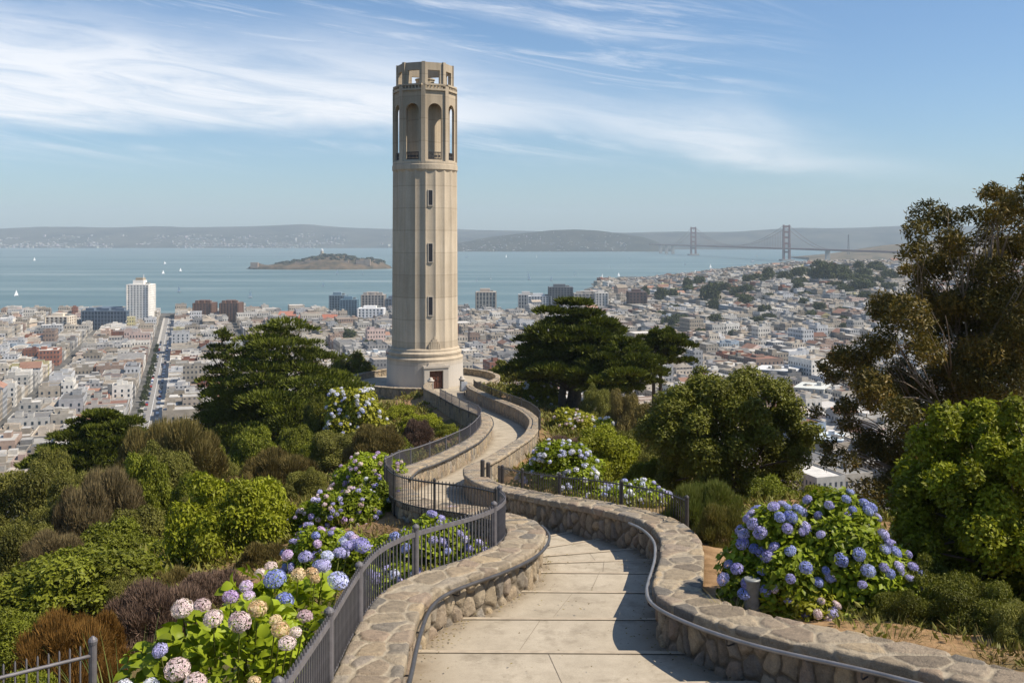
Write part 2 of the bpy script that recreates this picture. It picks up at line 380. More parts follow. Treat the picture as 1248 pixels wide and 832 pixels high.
def mat_water():
    m, N, L, b = newmat('bay_water'); tc = N.new('ShaderNodeTexCoord')
    mp = N.new('ShaderNodeMapping'); mp.inputs['Scale'].default_value = (0.0009, 0.006, 1); L.new(tc.outputs['Object'], mp.inputs[0])
    st = noise_tex(N, L, mp.outputs[0], 1.0, 6, 0.6)
    mp2 = N.new('ShaderNodeMapping'); mp2.inputs['Scale'].default_value = (0.012, 0.05, 1); L.new(tc.outputs['Object'], mp2.inputs[0])
    rp = noise_tex(N, L, mp2.outputs[0], 1.0, 6, 0.65)
    c = ramp(N, L, st, [(0.3, (0.070, 0.130, 0.148)), (0.48, (0.100, 0.165, 0.180)), (0.6, (0.145, 0.21, 0.222)), (0.7, (0.21, 0.27, 0.275))])
    c = mixc(N, L, 0.5, c, ramp(N, L, rp, [(0.3, (0.8, 0.82, 0.84)), (0.7, (1.18, 1.16, 1.14))]), 'MULTIPLY')
    L.new(c, b.inputs['Base Color']); b.inputs['Roughness'].default_value = 0.55; b.inputs['IOR'].default_value = 1.33; b.inputs['Specular IOR Level'].default_value = 0.35
    return m
M['water'] = mat_water()

def mat_hills(name, lo, hi, sc):
    m, N, L, b = newmat(name); tc = N.new('ShaderNodeTexCoord')
    n = noise_tex(N, L, tc.outputs['Object'], sc, 7, 0.65)
    L.new(ramp(N, L, n, [(0.35, lo), (0.65, hi)]), b.inputs['Base Color']); b.inputs['Roughness'].default_value = 1; b.inputs['Specular IOR Level'].default_value = 0
    return m
M['hills'] = mat_hills('hills_far', (0.014, 0.024, 0.026), (0.085, 0.085, 0.07), 0.0035)
M['hills_dark'] = mat_hills('hills_wooded', (0.010, 0.016, 0.014), (0.05, 0.048, 0.034), 0.008)
M['headland'] = mat_hills('headland', (0.07, 0.065, 0.04), (0.20, 0.15, 0.10), 0.012)
M['island'] = mat_hills('island_rock', (0.035, 0.035, 0.022), (0.16, 0.115, 0.075), 0.03)
M['asphalt'] = mat_hills('city_asphalt', (0.07, 0.07, 0.068), (0.16, 0.155, 0.145), 0.05)

def mat_city():
    m, N, L, b = newmat('city_building'); col = attr(N, 'col').outputs['Color']; win = attr(N, 'win').outputs['Fac']
    uv = N.new('ShaderNodeUVMap'); sp_ = N.new('ShaderNodeSeparateXYZ'); L.new(uv.outputs[0], sp_.inputs[0])
    def bandm(x, period, lo, hi):
        f = math_n(N, L, 'FRACT', math_n(N, L, 'MULTIPLY', x, 1 / period))
        return math_n(N, L, 'MULTIPLY', math_n(N, L, 'GREATER_THAN', f, lo), math_n(N, L, 'LESS_THAN', f, hi))
    w = math_n(N, L, 'MULTIPLY', bandm(sp_.outputs[0], 2.7, 0.28, 0.72), bandm(sp_.outputs[1], 3.2, 0.34, 0.80))
    w = math_n(N, L, 'MULTIPLY', w, win)
    tc = N.new('ShaderNodeTexCoord'); n = noise_tex(N, L, tc.outputs['Object'], 0.35, 5, 0.65)
    c = mixc(N, L, 1.0, col, ramp(N, L, n, [(0.3, (0.74, 0.74, 0.74)), (0.7, (1.12, 1.12, 1.12))]), 'MULTIPLY')
    c = mixc(N, L, w, c, (0.05, 0.055, 0.065))
    L.new(c, b.inputs['Base Color']); b.inputs['Roughness'].default_value = 0.8; b.inputs['Specular IOR Level'].default_value = 0.2
    return m
M['city'] = mat_city()
# ---------------------------------------------------------------- the lie of the land: drop of the path below the eye against distance
_d = np.array([0, 5, 8, 12.5, 18, 23, 30, 37, 45, 55, 73, 95, 112, 116, 200.0])
_D = np.array([3.9, 4.45, 4.95, 5.6, 6.13, 6.88, 8.25, 9.7, 11.2, 12.35, 14.0, 15.9, 17.45, 17.65, 17.65])
_dg = np.arange(0, 200, 0.1); _Dg = np.interp(_dg, _d, _D)
_k = np.hanning(41); _k /= _k.sum(); _Dg = np.convolve(np.pad(_Dg, 20, 'edge'), _k, 'valid'); _Dg[:20] = np.interp(_dg[:20], _d, _D)
def drop(d): return np.interp(d, _dg, _Dg)
def wall_h(d): return np.interp(d, [0, 18, 40, 100], [0.68, 0.68, 0.86, 1.15])
def solve(px, py, fn):
    t = (py - HY) / F; lo, hi = 3.0, 190.0
    for _ in range(60):
        m = (lo + hi) / 2
        if fn(m) / m > t: lo = m
        else: hi = m
    return (px - 624) * lo / F, lo
def top_pt(px, py): return solve(px, py, lambda d: drop(d) - wall_h(d))

TD = 119.0; TX = (518 - 624) * TD / F; TZ = HC - 17.65; TS = TD / F      # the tower's axis, its terrace and metres per pixel there
L_PX = [None, (482, 832), (497, 776), (515, 732), (545, 711), (611, 688), (650, 668), (662, 650), (656, 639), (642, 631), (592, 618.5), (525, 609), (505, 598),
        (497, 588), (496, 581), (513, 568), (550, 554), (570, 543.5), (587, 533), (597, 521), (599, 513), (594, 505), (578, 498.6), (562, 491.5), (542, 481), (524, 472), None]
R_PX = [None, (1154, 823), (922, 771), (818, 734), (799, 714), (805, 686), (808, 670), (804, 650), (779, 632), (728, 619.5), (664, 608), (613, 598), (587, 590.5),
        (574, 584), (566, 576), (570, 567), (599, 554), (620, 541), (638, 529), (645, 517), (644, 509), (632, 499), (611, 490), (596, 484), (580.5, 477), (570, 471.5), None]
Lc = [top_pt(*p) if p else None for p in L_PX]; Rc = [top_pt(*p) if p else None for p in R_PX]
Lc[0] = (-1.1, 4.5); Rc[0] = (7.2, 6.0); Lc[-1] = (TX + 1.6, 110.6); Rc[-1] = (TX + 5.2, 110.9)
Lc = np.array(Lc); Rc = np.array(Rc)
def catmull(Pc, n):
    Pe = np.vstack([2 * Pc[0] - Pc[1], Pc, 2 * Pc[-1] - Pc[-2]]); u = np.linspace(0, len(Pc) - 1 - 1e-6, n); i = u.astype(int); f = (u - i)[:, None]
    a, b, c, d = Pe[i], Pe[i + 1], Pe[i + 2], Pe[i + 3]
    return 0.5 * (2 * b + (c - a) * f + (2 * a - 5 * b + 4 * c - d) * f ** 2 + (3 * b - a - 3 * c + d) * f ** 3)
NU = 1600
Lf = catmull(Lc, NU); Rf = catmull(Rc, NU)
def smooth_line(A, w):
    k = np.hanning(w); k /= k.sum(); h = w // 2
    out = A.copy()
    for c in range(A.shape[1]):
        v = np.pad(A[:, c], h, mode='reflect', reflect_type='odd'); out[:, c] = np.convolve(v, k, 'valid')[:len(A)]
    return out
Lf = smooth_line(Lf, 41); Rf = smooth_line(Rf, 41)

# ---------------------------------------------------------------- path
def build_path():
    Cf = (Lf + Rf) / 2; Dc = drop(Cf[:, 1])
    seg = np.r_[0, np.cumsum(np.linalg.norm(np.diff(Cf, axis=0), axis=1))]
    step_h = 0.15; last = np.searchsorted(Cf[:, 1], 40.0)
    near = np.arange(NU) < last
    q = np.floor(Dc / step_h)
    K = 9; V = []; J = []; rows = []
    def row(i, dz):
        t = np.linspace(-0.02, 1.02, K)[:, None]
        p = Lf[i] * (1 - t) + Rf[i] * t
        zl, zr = HC - drop(Lf[i, 1]), HC - drop(Rf[i, 1])
        z = zl * (1 - t) + zr * t + dz
        V.append(np.hstack([p, z])); 
    prev = None; joint_next = 2.0; rj = []
    for i in range(NU):
        if near[i]:
            fr = Dc[i] / step_h - q[i]                     # 0 just after a riser .. 1 just before the next
            dz = (fr - 0.5) * step_h * 0.86                # treads slope a little, risers take the rest
            if prev is not None and q[i] != q[i - 1]:
                row(i, (0.5) * step_h * 0.86); rj.append(0.0)
                row(i, (-0.5) * step_h * 0.86); rj.append(0.0); prev = i; continue
            row(i, dz); rj.append(0.0)
        else:
            j = 0.0
            if seg[i] > joint_next: j = 1.0; joint_next = seg[i] + 2.2
            row(i, 0.0); rj.append(j)
        prev = i
    V = np.array(V); n = len(V)
    # near slabs: centre joints and cross joints drawn as narrow strips of faces
    idx = np.arange(n * K).reshape(n, K)
    Q = np.stack([idx[:-1, :-1], idx[:-1, 1:], idx[1:, 1:], idx[1:, :-1]], -1).reshape(-1, 4)
    jt = np.repeat(np.array(rj)[:-1], K - 1)
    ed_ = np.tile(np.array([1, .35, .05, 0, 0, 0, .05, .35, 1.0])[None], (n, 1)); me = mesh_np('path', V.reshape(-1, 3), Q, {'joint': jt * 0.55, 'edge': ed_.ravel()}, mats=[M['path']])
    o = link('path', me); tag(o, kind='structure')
    # dark saw-cut joints across and along the steps, laid 4 mm above
    mb = MB(); rng = random.Random(3)
    rows_z = V
    i = 0; ris = [k for k in range(1, n) if abs(V[k, 0, 2] - V[k - 1, 0, 2]) > 0.05 and np.allclose(V[k, 0, :2], V[k - 1, 0, :2])]
    for a, b in zip(ris[:-1], ris[1:]):
        t0 = rng.uniform(0.36, 0.56); t1 = t0 + rng.uniform(-0.06, 0.06); ks = np.linspace(a + 2, b - 3, 6).astype(int)
        vs = []; pa_ = V[ks[0]][0] * (1 - t0) + V[ks[0]][-1] * t0; pb_ = V[ks[-1]][0] * (1 - t1) + V[ks[-1]][-1] * t1
        if rng.random() < .25: continue
        for s_, k in enumerate(ks):
            t = t0 + (t1 - t0) * s_ / 5; c = V[k]; f = (t + 0.02) / 1.04 * (K - 1); i0 = int(f); p = c[i0] * (1 - f + i0) + c[i0 + 1] * (f - i0)
            ax = (c[-1] - c[0]); ax = ax / np.linalg.norm(ax) * 0.0045
            zz = p[2]; p = pa_ + (pb_ - pa_) * s_ / 5; p[2] = zz; vs += [p - ax + [0, 0, .005], p + ax + [0, 0, .005]]
        mb.add(vs, [(2 * s_, 2 * s_ + 1, 2 * s_ + 3, 2 * s_ + 2) for s_ in range(5)])
    j = mb.build('path_joints', mat_plain('joint_dirt', (.22, .185, .14), .9)); tag(j, kind='structure')
    nz = MB(); gr = MB()                                            # paler strips added at each tread's far edge so the steps show, dirt in the line behind them
    for a in ris:
        c = V[a - 1]; t = (V[a - 4, 4] - c[4]); t[2] = 0; t = t / np.linalg.norm(t); 
        for m_, w0, w1, dz in ((nz, .02, .13, .005), (gr, .133, .145, .004)):
            vs = []
            for k in range(K): vs += [c[k] + t * w0 + [0, 0, dz], c[k] + t * w1 + [0, 0, dz + .006]]
            m_.add(vs, [(2 * k, 2 * k + 2, 2 * k + 3, 2 * k + 1) for k in range(K - 1)])
    tag(nz.build('step_nosings', mat_plain('nosing_concrete', (.385, .32, .234), .85, scale=8)), kind='structure'); tag(gr.build('step_joints', mat_plain('joint_dirt', (.29, .245, .185), .9)), kind='structure')
build_path()

# ---------------------------------------------------------------- rubble stone walls
def stones(s, t, cs, ct, seed):
    """Voronoi stones in a plane: id 0..1 and distance to the joint (metres)"""
    u, v = s / cs, t / ct; iu = np.floor(u).astype(np.int64); iv = np.floor(v).astype(np.int64)
    def h(i, j, k):
        n = (i * 73856093 ^ j * 19349663 ^ (k + seed * 17) * 83492791) & 0x7fffffff
        n = ((n ^ (n >> 15)) * 2246822519) & 0x7fffffff
        n = ((n ^ (n >> 13)) * 3266489917) & 0x7fffffff
        return ((n ^ (n >> 16)) & 0xffff) / 65535.0
    best = np.full(u.shape, 9.0); sec = np.full(u.shape, 9.0); bid = np.zeros(u.shape)
    bx = np.zeros(u.shape); by = np.zeros(u.shape); sx = np.zeros(u.shape); sy = np.zeros(u.shape)
    for di in (-2, -1, 0, 1, 2):
        for dj in (-2, -1, 0, 1, 2):
            i, j = iu + di, iv + dj
            x = i + 0.5 + 0.86 * (h(i, j, 1) - 0.5); y = j + 0.5 + 0.86 * (h(i, j, 2) - 0.5)
            d = np.hypot(u - x, v - y) - 0.22 * h(i, j, 4)
            c1 = d < best; c2 = (~c1) & (d < sec)
            sec = np.where(c1, best, np.where(c2, d, sec)); bid = np.where(c1, h(i, j, 3), bid); best = np.where(c1, d, best)
    return bid, (sec - best) * min(cs, ct) * 0.5

def resample(A, step):
    seg = np.r_[0, np.cumsum(np.linalg.norm(np.diff(A[:, :2], axis=0), axis=1))]
    if np.ndim(step) == 0: ss = np.arange(0, seg[-1], step)
    else: ss = step
    return np.stack([np.interp(ss, seg, A[:, c]) for c in range(A.shape[1])], 1), ss
def normals2(A, side):
    t = np.gradient(A[:, :2], axis=0); t /= np.maximum(np.linalg.norm(t, axis=1, keepdims=True), 1e-9)
    return np.stack([-t[:, 1], t[:, 0]], 1) * side

def wall_sheet(name, A, side, prof, res, cs, ct, seed, relief, parent):
    """A (n,4): x, y, top z, depth of the outer foot; prof: [(offset, dz, normal offset, normal z)] polyline across the wall, densified here"""
    A, ss = resample(A, res); n2 = normals2(A, side)
    # densify the profile
    pr = []
    for a, b in zip(prof[:-1], prof[1:]):
        ln = math.hypot(b[0] - a[0], b[1] - a[1]); k = max(1, int(round(ln / res)))
        for i in range(k): f = i / k; pr.append([a[c] * (1 - f) + b[c] * f for c in range(5)])
    pr.append(list(prof[-1])); pr = np.array(pr)
    v = np.r_[0, np.cumsum(np.hypot(np.diff(pr[:, 0]), np.diff(pr[:, 1])))]
    Sg, Vg = np.meshgrid(ss, v, indexing='ij')
    wob = 0.07 * (fbm(Sg * 5 + seed, Vg * 5, seed, 3) - 0.5)
    sid, ed = stones(Sg + wob, Vg + wob, cs, ct, seed)
    m = smoothstep(0.012, 0.034, ed)
    disp = relief * (0.85 * m + 0.15 * smoothstep(0.0, 0.06, ed)) * (0.7 + 0.5 * sid) + relief * 0.4 * (fbm(Sg * 11, Vg * 11, seed + 5, 4) - 0.5) - relief * 0.6
    nn = np.hypot(pr[:, 2], pr[:, 3]); nn[nn == 0] = 1
    no = pr[:, 2] / nn; nz = pr[:, 3] / nn
    # the foot follows the ground outside: last column scales the depth of the outer face
    dz = np.where(pr[None, :, 4] > 0, pr[None, :, 1] * A[:, 3:4], pr[None, :, 1])
    off = pr[None, :, 0] + disp * no[None]
    X = A[:, 0:1] + n2[:, 0:1] * off; Y = A[:, 1:2] + n2[:, 1:2] * off; Z = A[:, 2:3] + dz + disp * nz[None]
    V = np.stack([X, Y, Z], -1); a, b = V.shape[:2]; idx = np.arange(a * b).reshape(a, b)
    q = np.stack([idx[:-1, :-1], idx[:-1, 1:], idx[1:, 1:], idx[1:, :-1]], -1).reshape(-1, 4)
    if side > 0: q = q[:, ::-1]
    me = mesh_np(name, V.reshape(-1, 3), q, {'stone': sid.ravel(), 'mort': np.clip(ed / 0.055, 0, 1).ravel()}, smooth=True, mats=[M['stone_face' if name == 'stone_face' else 'stone']])
    return link(name, me, parent)

def stone_wall(A, side, thick, h_in, label, res=0.05, cap=0.14, seed=1, face=(0.25, 0.37), top=(0.46, 0.38), relief=0.036, parent=None, name='stone_wall', group='rubble stone walls'):
    if parent is None:
        p = empty(name, (0, 0, 0), label, 'wall', group)
        p.location = (A[0, 0], A[0, 1], A[0, 2] - h_in)
        A = A.copy(); A[:, 0] -= A[0, 0]; A[:, 1] -= A[0, 1]; A[:, 2] -= A[0, 2] - h_in
    else: p = parent
    o = 0.035
    body = [(0.02, -cap, -1, 0, 0), (0.02, -h_in, -1, 0, 0)][::-1]
    wall_sheet('stone_face', A, side, body, res, face[0], face[1], seed, relief * 1.4, p)
    outer = [(thick - 0.02, -cap, 1, 0, 0), (thick - 0.02, -cap - 0.02, 1, 0, 0), (thick - 0.02, -1.0, 1, 0, 1)]
    outer = [(thick - 0.02, -0.02, 1, 0, 1), (thick - 0.02, -1.0, 1, 0, 1)]
    wall_sheet('stone_face', A, side, outer, res, face[0], face[1], seed + 3, relief * 1.4, p)
    capp = [(0.03, -cap, 0, 0, 0), (-o, -cap, -1, 0, 0), (-o, -0.02, -1, 0.3, 0), (-o + 0.03, 0.0, -0.4, 1, 0), (thick + o - 0.03, 0.0, 0.4, 1, 0), (thick + o, -0.02, 1, 0.3, 0), (thick + o, -cap, 1, 0, 0), (thick - 0.03, -cap, 0, 0, 0)]
    wall_sheet('coping', A, side, capp, res, top[0], top[1], seed + 9, relief * 0.8, p)
    # closed ends
    for e, k in ((0, 1), (-1, -2)):
        n2 = normals2(A, side)[e]; a = A[e]
        mb = MB(); pts = []
        for off, z in ((0.02, -h_in), (0.02, -0.02), (thick - 0.02, -0.02), (thick - 0.02, -a[3])): pts.append((a[0] + n2[0] * off, a[1] + n2[1] * off, a[2] + z))
        mb.add(pts, [(0, 1, 2, 3)])
        me = mb.mesh('wall_end', M['stone']); link('wall_end', me, p)
    return p

def wall_line(f, i0, i1, foot):
    d = f[i0:i1, 1]
    return np.column_stack([f[i0:i1], HC - drop(d) + wall_h(d), foot(d)])
WALL_T = 0.64
# index where the lines cross from the near, finely built stretch to the far one
iL = int(np.argmax(Lf[:, 1] > 24.0)); iR = int(np.argmax(Rf[:, 1] > 26.5))
WL_near = wall_line(Lf, 120 * 0, iL + 1, lambda d: d * 0 + 0.9)
WR_near = wall_line(Rf, 0, iR + 1, lambda d: d * 0 + 0.7)
WL_far = wall_line(Lf, iL, NU - 12, lambda d: np.interp(d, [20, 40, 80], [0.9, 1.3, 1.7]))
WR_far = wall_line(Rf, iR, NU - 12, lambda d: np.interp(d, [20, 40, 80], [0.9, 1.5, 1.5]))
def split_wall(near, far, side, label, seed):
    p = empty('stone_wall', (near[0, 0], near[0, 1], near[0, 2] - 0.68), label, 'wall', 'rubble stone walls along the path')
    o = np.array([near[0, 0], near[0, 1], near[0, 2] - 0.68, 0])
    stone_wall(near - o, side, WALL_T, 0.92, None, 0.026, seed=seed, parent=p)
    stone_wall(far - o, side, WALL_T, 1.35, None, 0.07, seed=seed + 40, parent=p, face=(0.34, 0.5), top=(0.5, 0.42), relief=0.04)
    return p
wall_left = split_wall(WL_near, WL_far, 1, 'sunlit stone wall on the left side of the winding path, carrying the railings', 2)
wall_right = split_wall(WR_near, WR_far, -1, 'stone wall on the right side of the path, sweeping round to the lower right corner', 11)

# ---------------------------------------------------------------- handrails fixed to the walls
def handrail(f, wall, i0, i1, mat, zoff, noff, side, rad, every=1.9, hooks=True):
    A, ss = resample(f[i0:i1], 0.15); A = smooth_line(A, 9); d = A[:, 1]; z = HC - drop(d) + wall_h(d) + zoff; n2 = normals2(A, side)
    o = np.array(wall.location)
    pts = np.column_stack([A + n2 * noff, z]) - o
    mb = MB(); mb.tube(pts, rad, 10); r = mb.build('handrail', mat, wall, True)
    if hooks:
        nxt = 0.9
        for i in range(len(ss)):
            if ss[i] > nxt:
                nxt += every; p = pts[i]; n = np.array([*n2[i], 0])
                q = p - [0, 0, rad]; b = MB(); b.tube([q, q - [0, 0, 0.06], q - [0, 0, 0.085] - n * 0.03 * np.sign(noff), q - [0, 0, 0.085] - n * (noff - 0.02)], 0.012, 6)
                b.build('bracket', M['rail_dark'], r)
iRh = int(np.argmax(Rf[:, 1] > 20.6))
handrail(Rf, wall_right, 60, iRh, M['rail_grey'], -0.11, -0.13, -1, 0.028)
iLh = int(np.argmax(Lf[:, 1] > 19.9))
handrail(Lf, wall_left, 60, iLh, M['rail_dark'], -0.08, -0.12, 1, 0.028)
i_a = int(np.argmax(Lf[:, 1] > 34)); i_b = int(np.argmax(Lf[:, 1] > 76))
handrail(Lf, wall_left, i_a, i_b, M['rail_dark'], -0.08, -0.12, 1, 0.032, 4.0)

# ---------------------------------------------------------------- hill terrain
RT = 8.45                                                           # radius of the round terrace
Cs = (Lf + Rf)[::4] / 2; HWs = np.linalg.norm(Lf - Rf, axis=1)[::4] / 2
Ct = np.gradient(Cs, axis=0); Ct /= np.linalg.norm(Ct, axis=1, keepdims=True); Cn = np.stack([-Ct[:, 1], Ct[:, 0]], 1)   # to the left
ZL = (HC - drop(Lf[:, 1]) + wall_h(Lf[:, 1]))[::4]; ZR = (HC - drop(Rf[:, 1]) + wall_h(Rf[:, 1]))[::4]; ZC = (2 * HC - drop(Lf[:, 1]) - drop(Rf[:, 1]))[::4] / 2
L4, R4 = Lf[::4], Rf[::4]
def terrain(x, y):
    """ground height of our hill; x, y arrays"""
    shp = np.shape(x); x = np.ravel(np.asarray(x, float)); y = np.ravel(np.asarray(y, float)); out = np.zeros(len(x))
    for k in range(0, len(x), 20000):
        X, Y = x[k:k + 20000], y[k:k + 20000]
        dl = (X[:, None] - L4[:, 0]) ** 2 + (Y[:, None] - L4[:, 1]) ** 2; il = dl.argmin(1); dl = np.sqrt(dl[np.arange(len(X)), il])
        dr = (X[:, None] - R4[:, 0]) ** 2 + (Y[:, None] - R4[:, 1]) ** 2; ir = dr.argmin(1); dr = np.sqrt(dr[np.arange(len(X)), ir])
        dc = (X[:, None] - Cs[:, 0]) ** 2 + (Y[:, None] - Cs[:, 1]) ** 2; ic = dc.argmin(1)
        n = (X - Cs[ic, 0]) * Cn[ic, 0] + (Y - Cs[ic, 1]) * Cn[ic, 1]          # >0: left of the path
        # inside between the two edge lines?
        tl = L4[np.minimum(il + 1, len(L4) - 1)] - L4[np.maximum(il - 1, 0)]; tr = R4[np.minimum(ir + 1, len(R4) - 1)] - R4[np.maximum(ir - 1, 0)]
        sl = tl[:, 0] * (Y - L4[il, 1]) - tl[:, 1] * (X - L4[il, 0]); sr = tr[:, 0] * (Y - R4[ir, 1]) - tr[:, 1] * (X - R4[ir, 0])
        inside = (sl <= 0) & (sr >= 0)
        yl = L4[il, 1]; yr = R4[ir, 1]
        offl = np.interp(yl, [8, 22, 40, 70], [-0.25, -0.35, -0.75, -1.25]); offr = np.interp(yr, [8, 22, 34, 45, 70], [-0.12, -0.2, -0.6, -1.05, -0.8])
        rl = np.maximum(dl - 0.6, 0); rr = np.maximum(dr - 0.6, 0)
        fl = np.where(rl < 12, 0.24 * rl, 2.88 + 0.15 * (rl - 12)); fl = np.where(rl > 26, 4.98 + 0.75 * (rl - 26), fl)
        fr = np.where(rr < 6, 0.10 * rr, 0.6 + 0.40 * (rr - 6)); fr = np.where(rr > 22, 7.0 + 0.85 * (rr - 22), fr)
        zl = ZL[il] + offl - fl; zr = ZR[ir] + offr - fr
        w = smoothstep(-1, 1, n / np.maximum(0.35 * np.minimum(dl, dr), 0.3))
        z = zl * w + zr * (1 - w)
        # the trough of the path itself
        din = np.where(dl < dr, dl, dr); zc = ZC[ic] - 0.32
        t = np.where(inside, 0, smoothstep(0.12, 0.58, np.minimum(dl, dr)))
        z = zc * (1 - t) + z * t
        z = np.where(inside, zc, z)
        rough = (fbm(X * 0.35, Y * 0.35, 3, 4) - 0.5) * 0.5 * smoothstep(0.8, 4, np.minimum(dl, dr)) + (fbm(X * 2.2, Y * 2.2, 9, 3) - 0.5) * 0.10 * smoothstep(0.7, 1.2, np.minimum(dl, dr))
        z = z + np.where(inside, 0, rough)
        # the terrace and the shoulder round it
        rt = np.hypot(X - TX, Y - TD); zt = TZ - 0.45 - np.maximum(rt - RT - 0.5, 0) * 0.42 - np.maximum(rt - RT - 14, 0) * 0.45
        z = np.maximum(z, zt) if False else np.where(rt < RT + 0.3, TZ - 0.3, np.maximum(z, np.where(rt < RT + 16, zt, -1e9)))
        # behind the tower the hill falls away steeply to the town
        z = np.where(inside & (rt > RT + 0.3), zc, z)
        z = z - 0.9 * np.maximum(Y - 150, 0) * (Y > 150)
        out[k:k + 20000] = z
    return np.maximum(out, 6.5).reshape(shp)
def axis(segs):
    a = [segs[0][0]]
    for s0, s1, st in segs: a += list(np.arange(s0 + st, s1 + 1e-6, st))
    return np.array(a)
xs = axis([(-460, -120, 20), (-120, -40, 4), (-40, -14, 1.0), (-14, 12, 0.3), (12, 40, 1.0), (40, 120, 4), (120, 460, 20)])
ys = axis([(-30, 4, 2.0), (4, 40, 0.34), (40, 132, 0.8), (132, 200, 4), (200, 420, 20)])
gx, gy = np.meshgrid(xs, ys, indexing='ij'); gz = terrain(gx, gy)
_idx = np.arange(gx.size).reshape(gx.shape)
_q = np.stack([_idx[:-1, :-1], _idx[1:, :-1], _idx[1:, 1:], _idx[:-1, 1:]], -1).reshape(-1, 4)
hill = link('hill_terrain', mesh_np('hill_terrain', np.stack([gx, gy, gz], -1).reshape(-1, 3), _q, smooth=True, mats=[M['soil']])); tag(hill, kind='structure')
def ground(x, y): return float(terrain(np.array([x]), np.array([y]))[0])

# ---------------------------------------------------------------- terrace round the tower
def terrace():
    mb = MB(); n = 64
    vs = [(TX, TD, TZ)] + [(TX + (RT + 0.3) * math.cos(2 * math.pi * i / n), TD + (RT + 0.3) * math.sin(2 * math.pi * i / n), TZ) for i in range(n)]
    mb.add(vs, [(0, 1 + i, 1 + (i + 1) % n) for i in range(n)])
    me = mb.mesh('pavement', M['path']); me.attributes.new('joint', 'FLOAT', 'FACE'); o = link('pavement', me); tag(o, kind='structure')
    def arc(a0, a1, r, zt, foot):
        a = np.radians(np.linspace(a0, a1, 160)); return np.column_stack([TX + r * np.cos(a), TD + r * np.sin(a), np.full(160, TZ + zt), np.full(160, foot)])
    w = stone_wall(arc(-79, -225, RT, 0.78, 1.9), 1 * 1, 0.5, 0.85, 'low curved stone wall round the left side of the tower terrace', 0.07, seed=61, face=(0.34, 0.42), top=(0.5, 0.4), relief=0.04, group='round terrace walls')
    w2 = stone_wall(arc(-38, 135, RT, 0.82, 1.9), -1, 0.5, 0.85, 'low curved stone wall round the right and rear of the tower terrace', 0.07, seed=71, face=(0.34, 0.42), top=(0.5, 0.4), relief=0.04, group='round terrace walls')
terrace()

def pillar(px, py_top, d, zb, w, label, lantern):
    x = (px - 624) * d / F; zt = HC - (py_top - HY) * d / F; h = zt - zb
    p = empty('stone_pillar', (x, d, zb), label, 'pillar', 'stone gate pillars')
    mb = MB(); k = 7
    rng = random.Random(px)
    for i in range(k): mb.box((rng.uniform(-.02, .02), rng.uniform(-.02, .02), h * 0.78 * i / k), (w * rng.uniform(.94, 1.04), w * rng.uniform(.94, 1.04), h * 0.78 / k * 0.96), rng.uniform(-.04, .04))
    mb.build('shaft', M['galv'] if lantern else M['tower'], p)
    c = MB(); c.lathe([(w * .55, 0), (w * .72, h * .05), (w * .72, h * .09), (w * .4, h * .12), (w * .42, h * .17), (w * .3, h * .22), (w * .02, h * .24)], 14, (0, 0, h * .775)); c.build('finial', M['tower'], p, True)
pillar(525, 460, 110.2, TZ - 0.2, 0.55, 'pale stone gate pillar left of the tower door', False)
pillar(563, 458, 110.6, TZ - 0.2, 0.5, 'tall dark pillar with a round finial right of the tower door', True)
def post(px, pt, pb, d, w, label):
    x = (px - 624) * d / F; z0 = HC - (pb - HY) * d / F; z1 = HC - (pt - HY) * d / F; z0 = min(z0, ground(x, d) + 0.1)
    mb = MB(); mb.tube([(0, 0, -0.2), (0, 0, z1 - z0 - 0.02), (0, 0, z1 - z0)], [w, w, w * .7], 10)
    o = mb.build('post', M['iron_dark']); o.location = (x, d, z0); tag(o, label, 'post')
post(584.5, 465, 479, 108.5, 0.16, 'short dark post at the end of the right terrace wall')
def plaque():
    d = 103.6; x, z = (566 - 624) * d / F, HC - (476 - HY) * d / F
    p = empty('notice_sign', (x, d, z), 'small white notice on the path wall near the tower door', 'sign')
    MB().box((0, 0, 0), (0.62, 0.04, 0.95)).build('board', M['white'], p); MB().box((0, 0.05, -0.5), (0.07, 0.05, 1.4)).build('post', M['iron_dark'], p)
plaque()

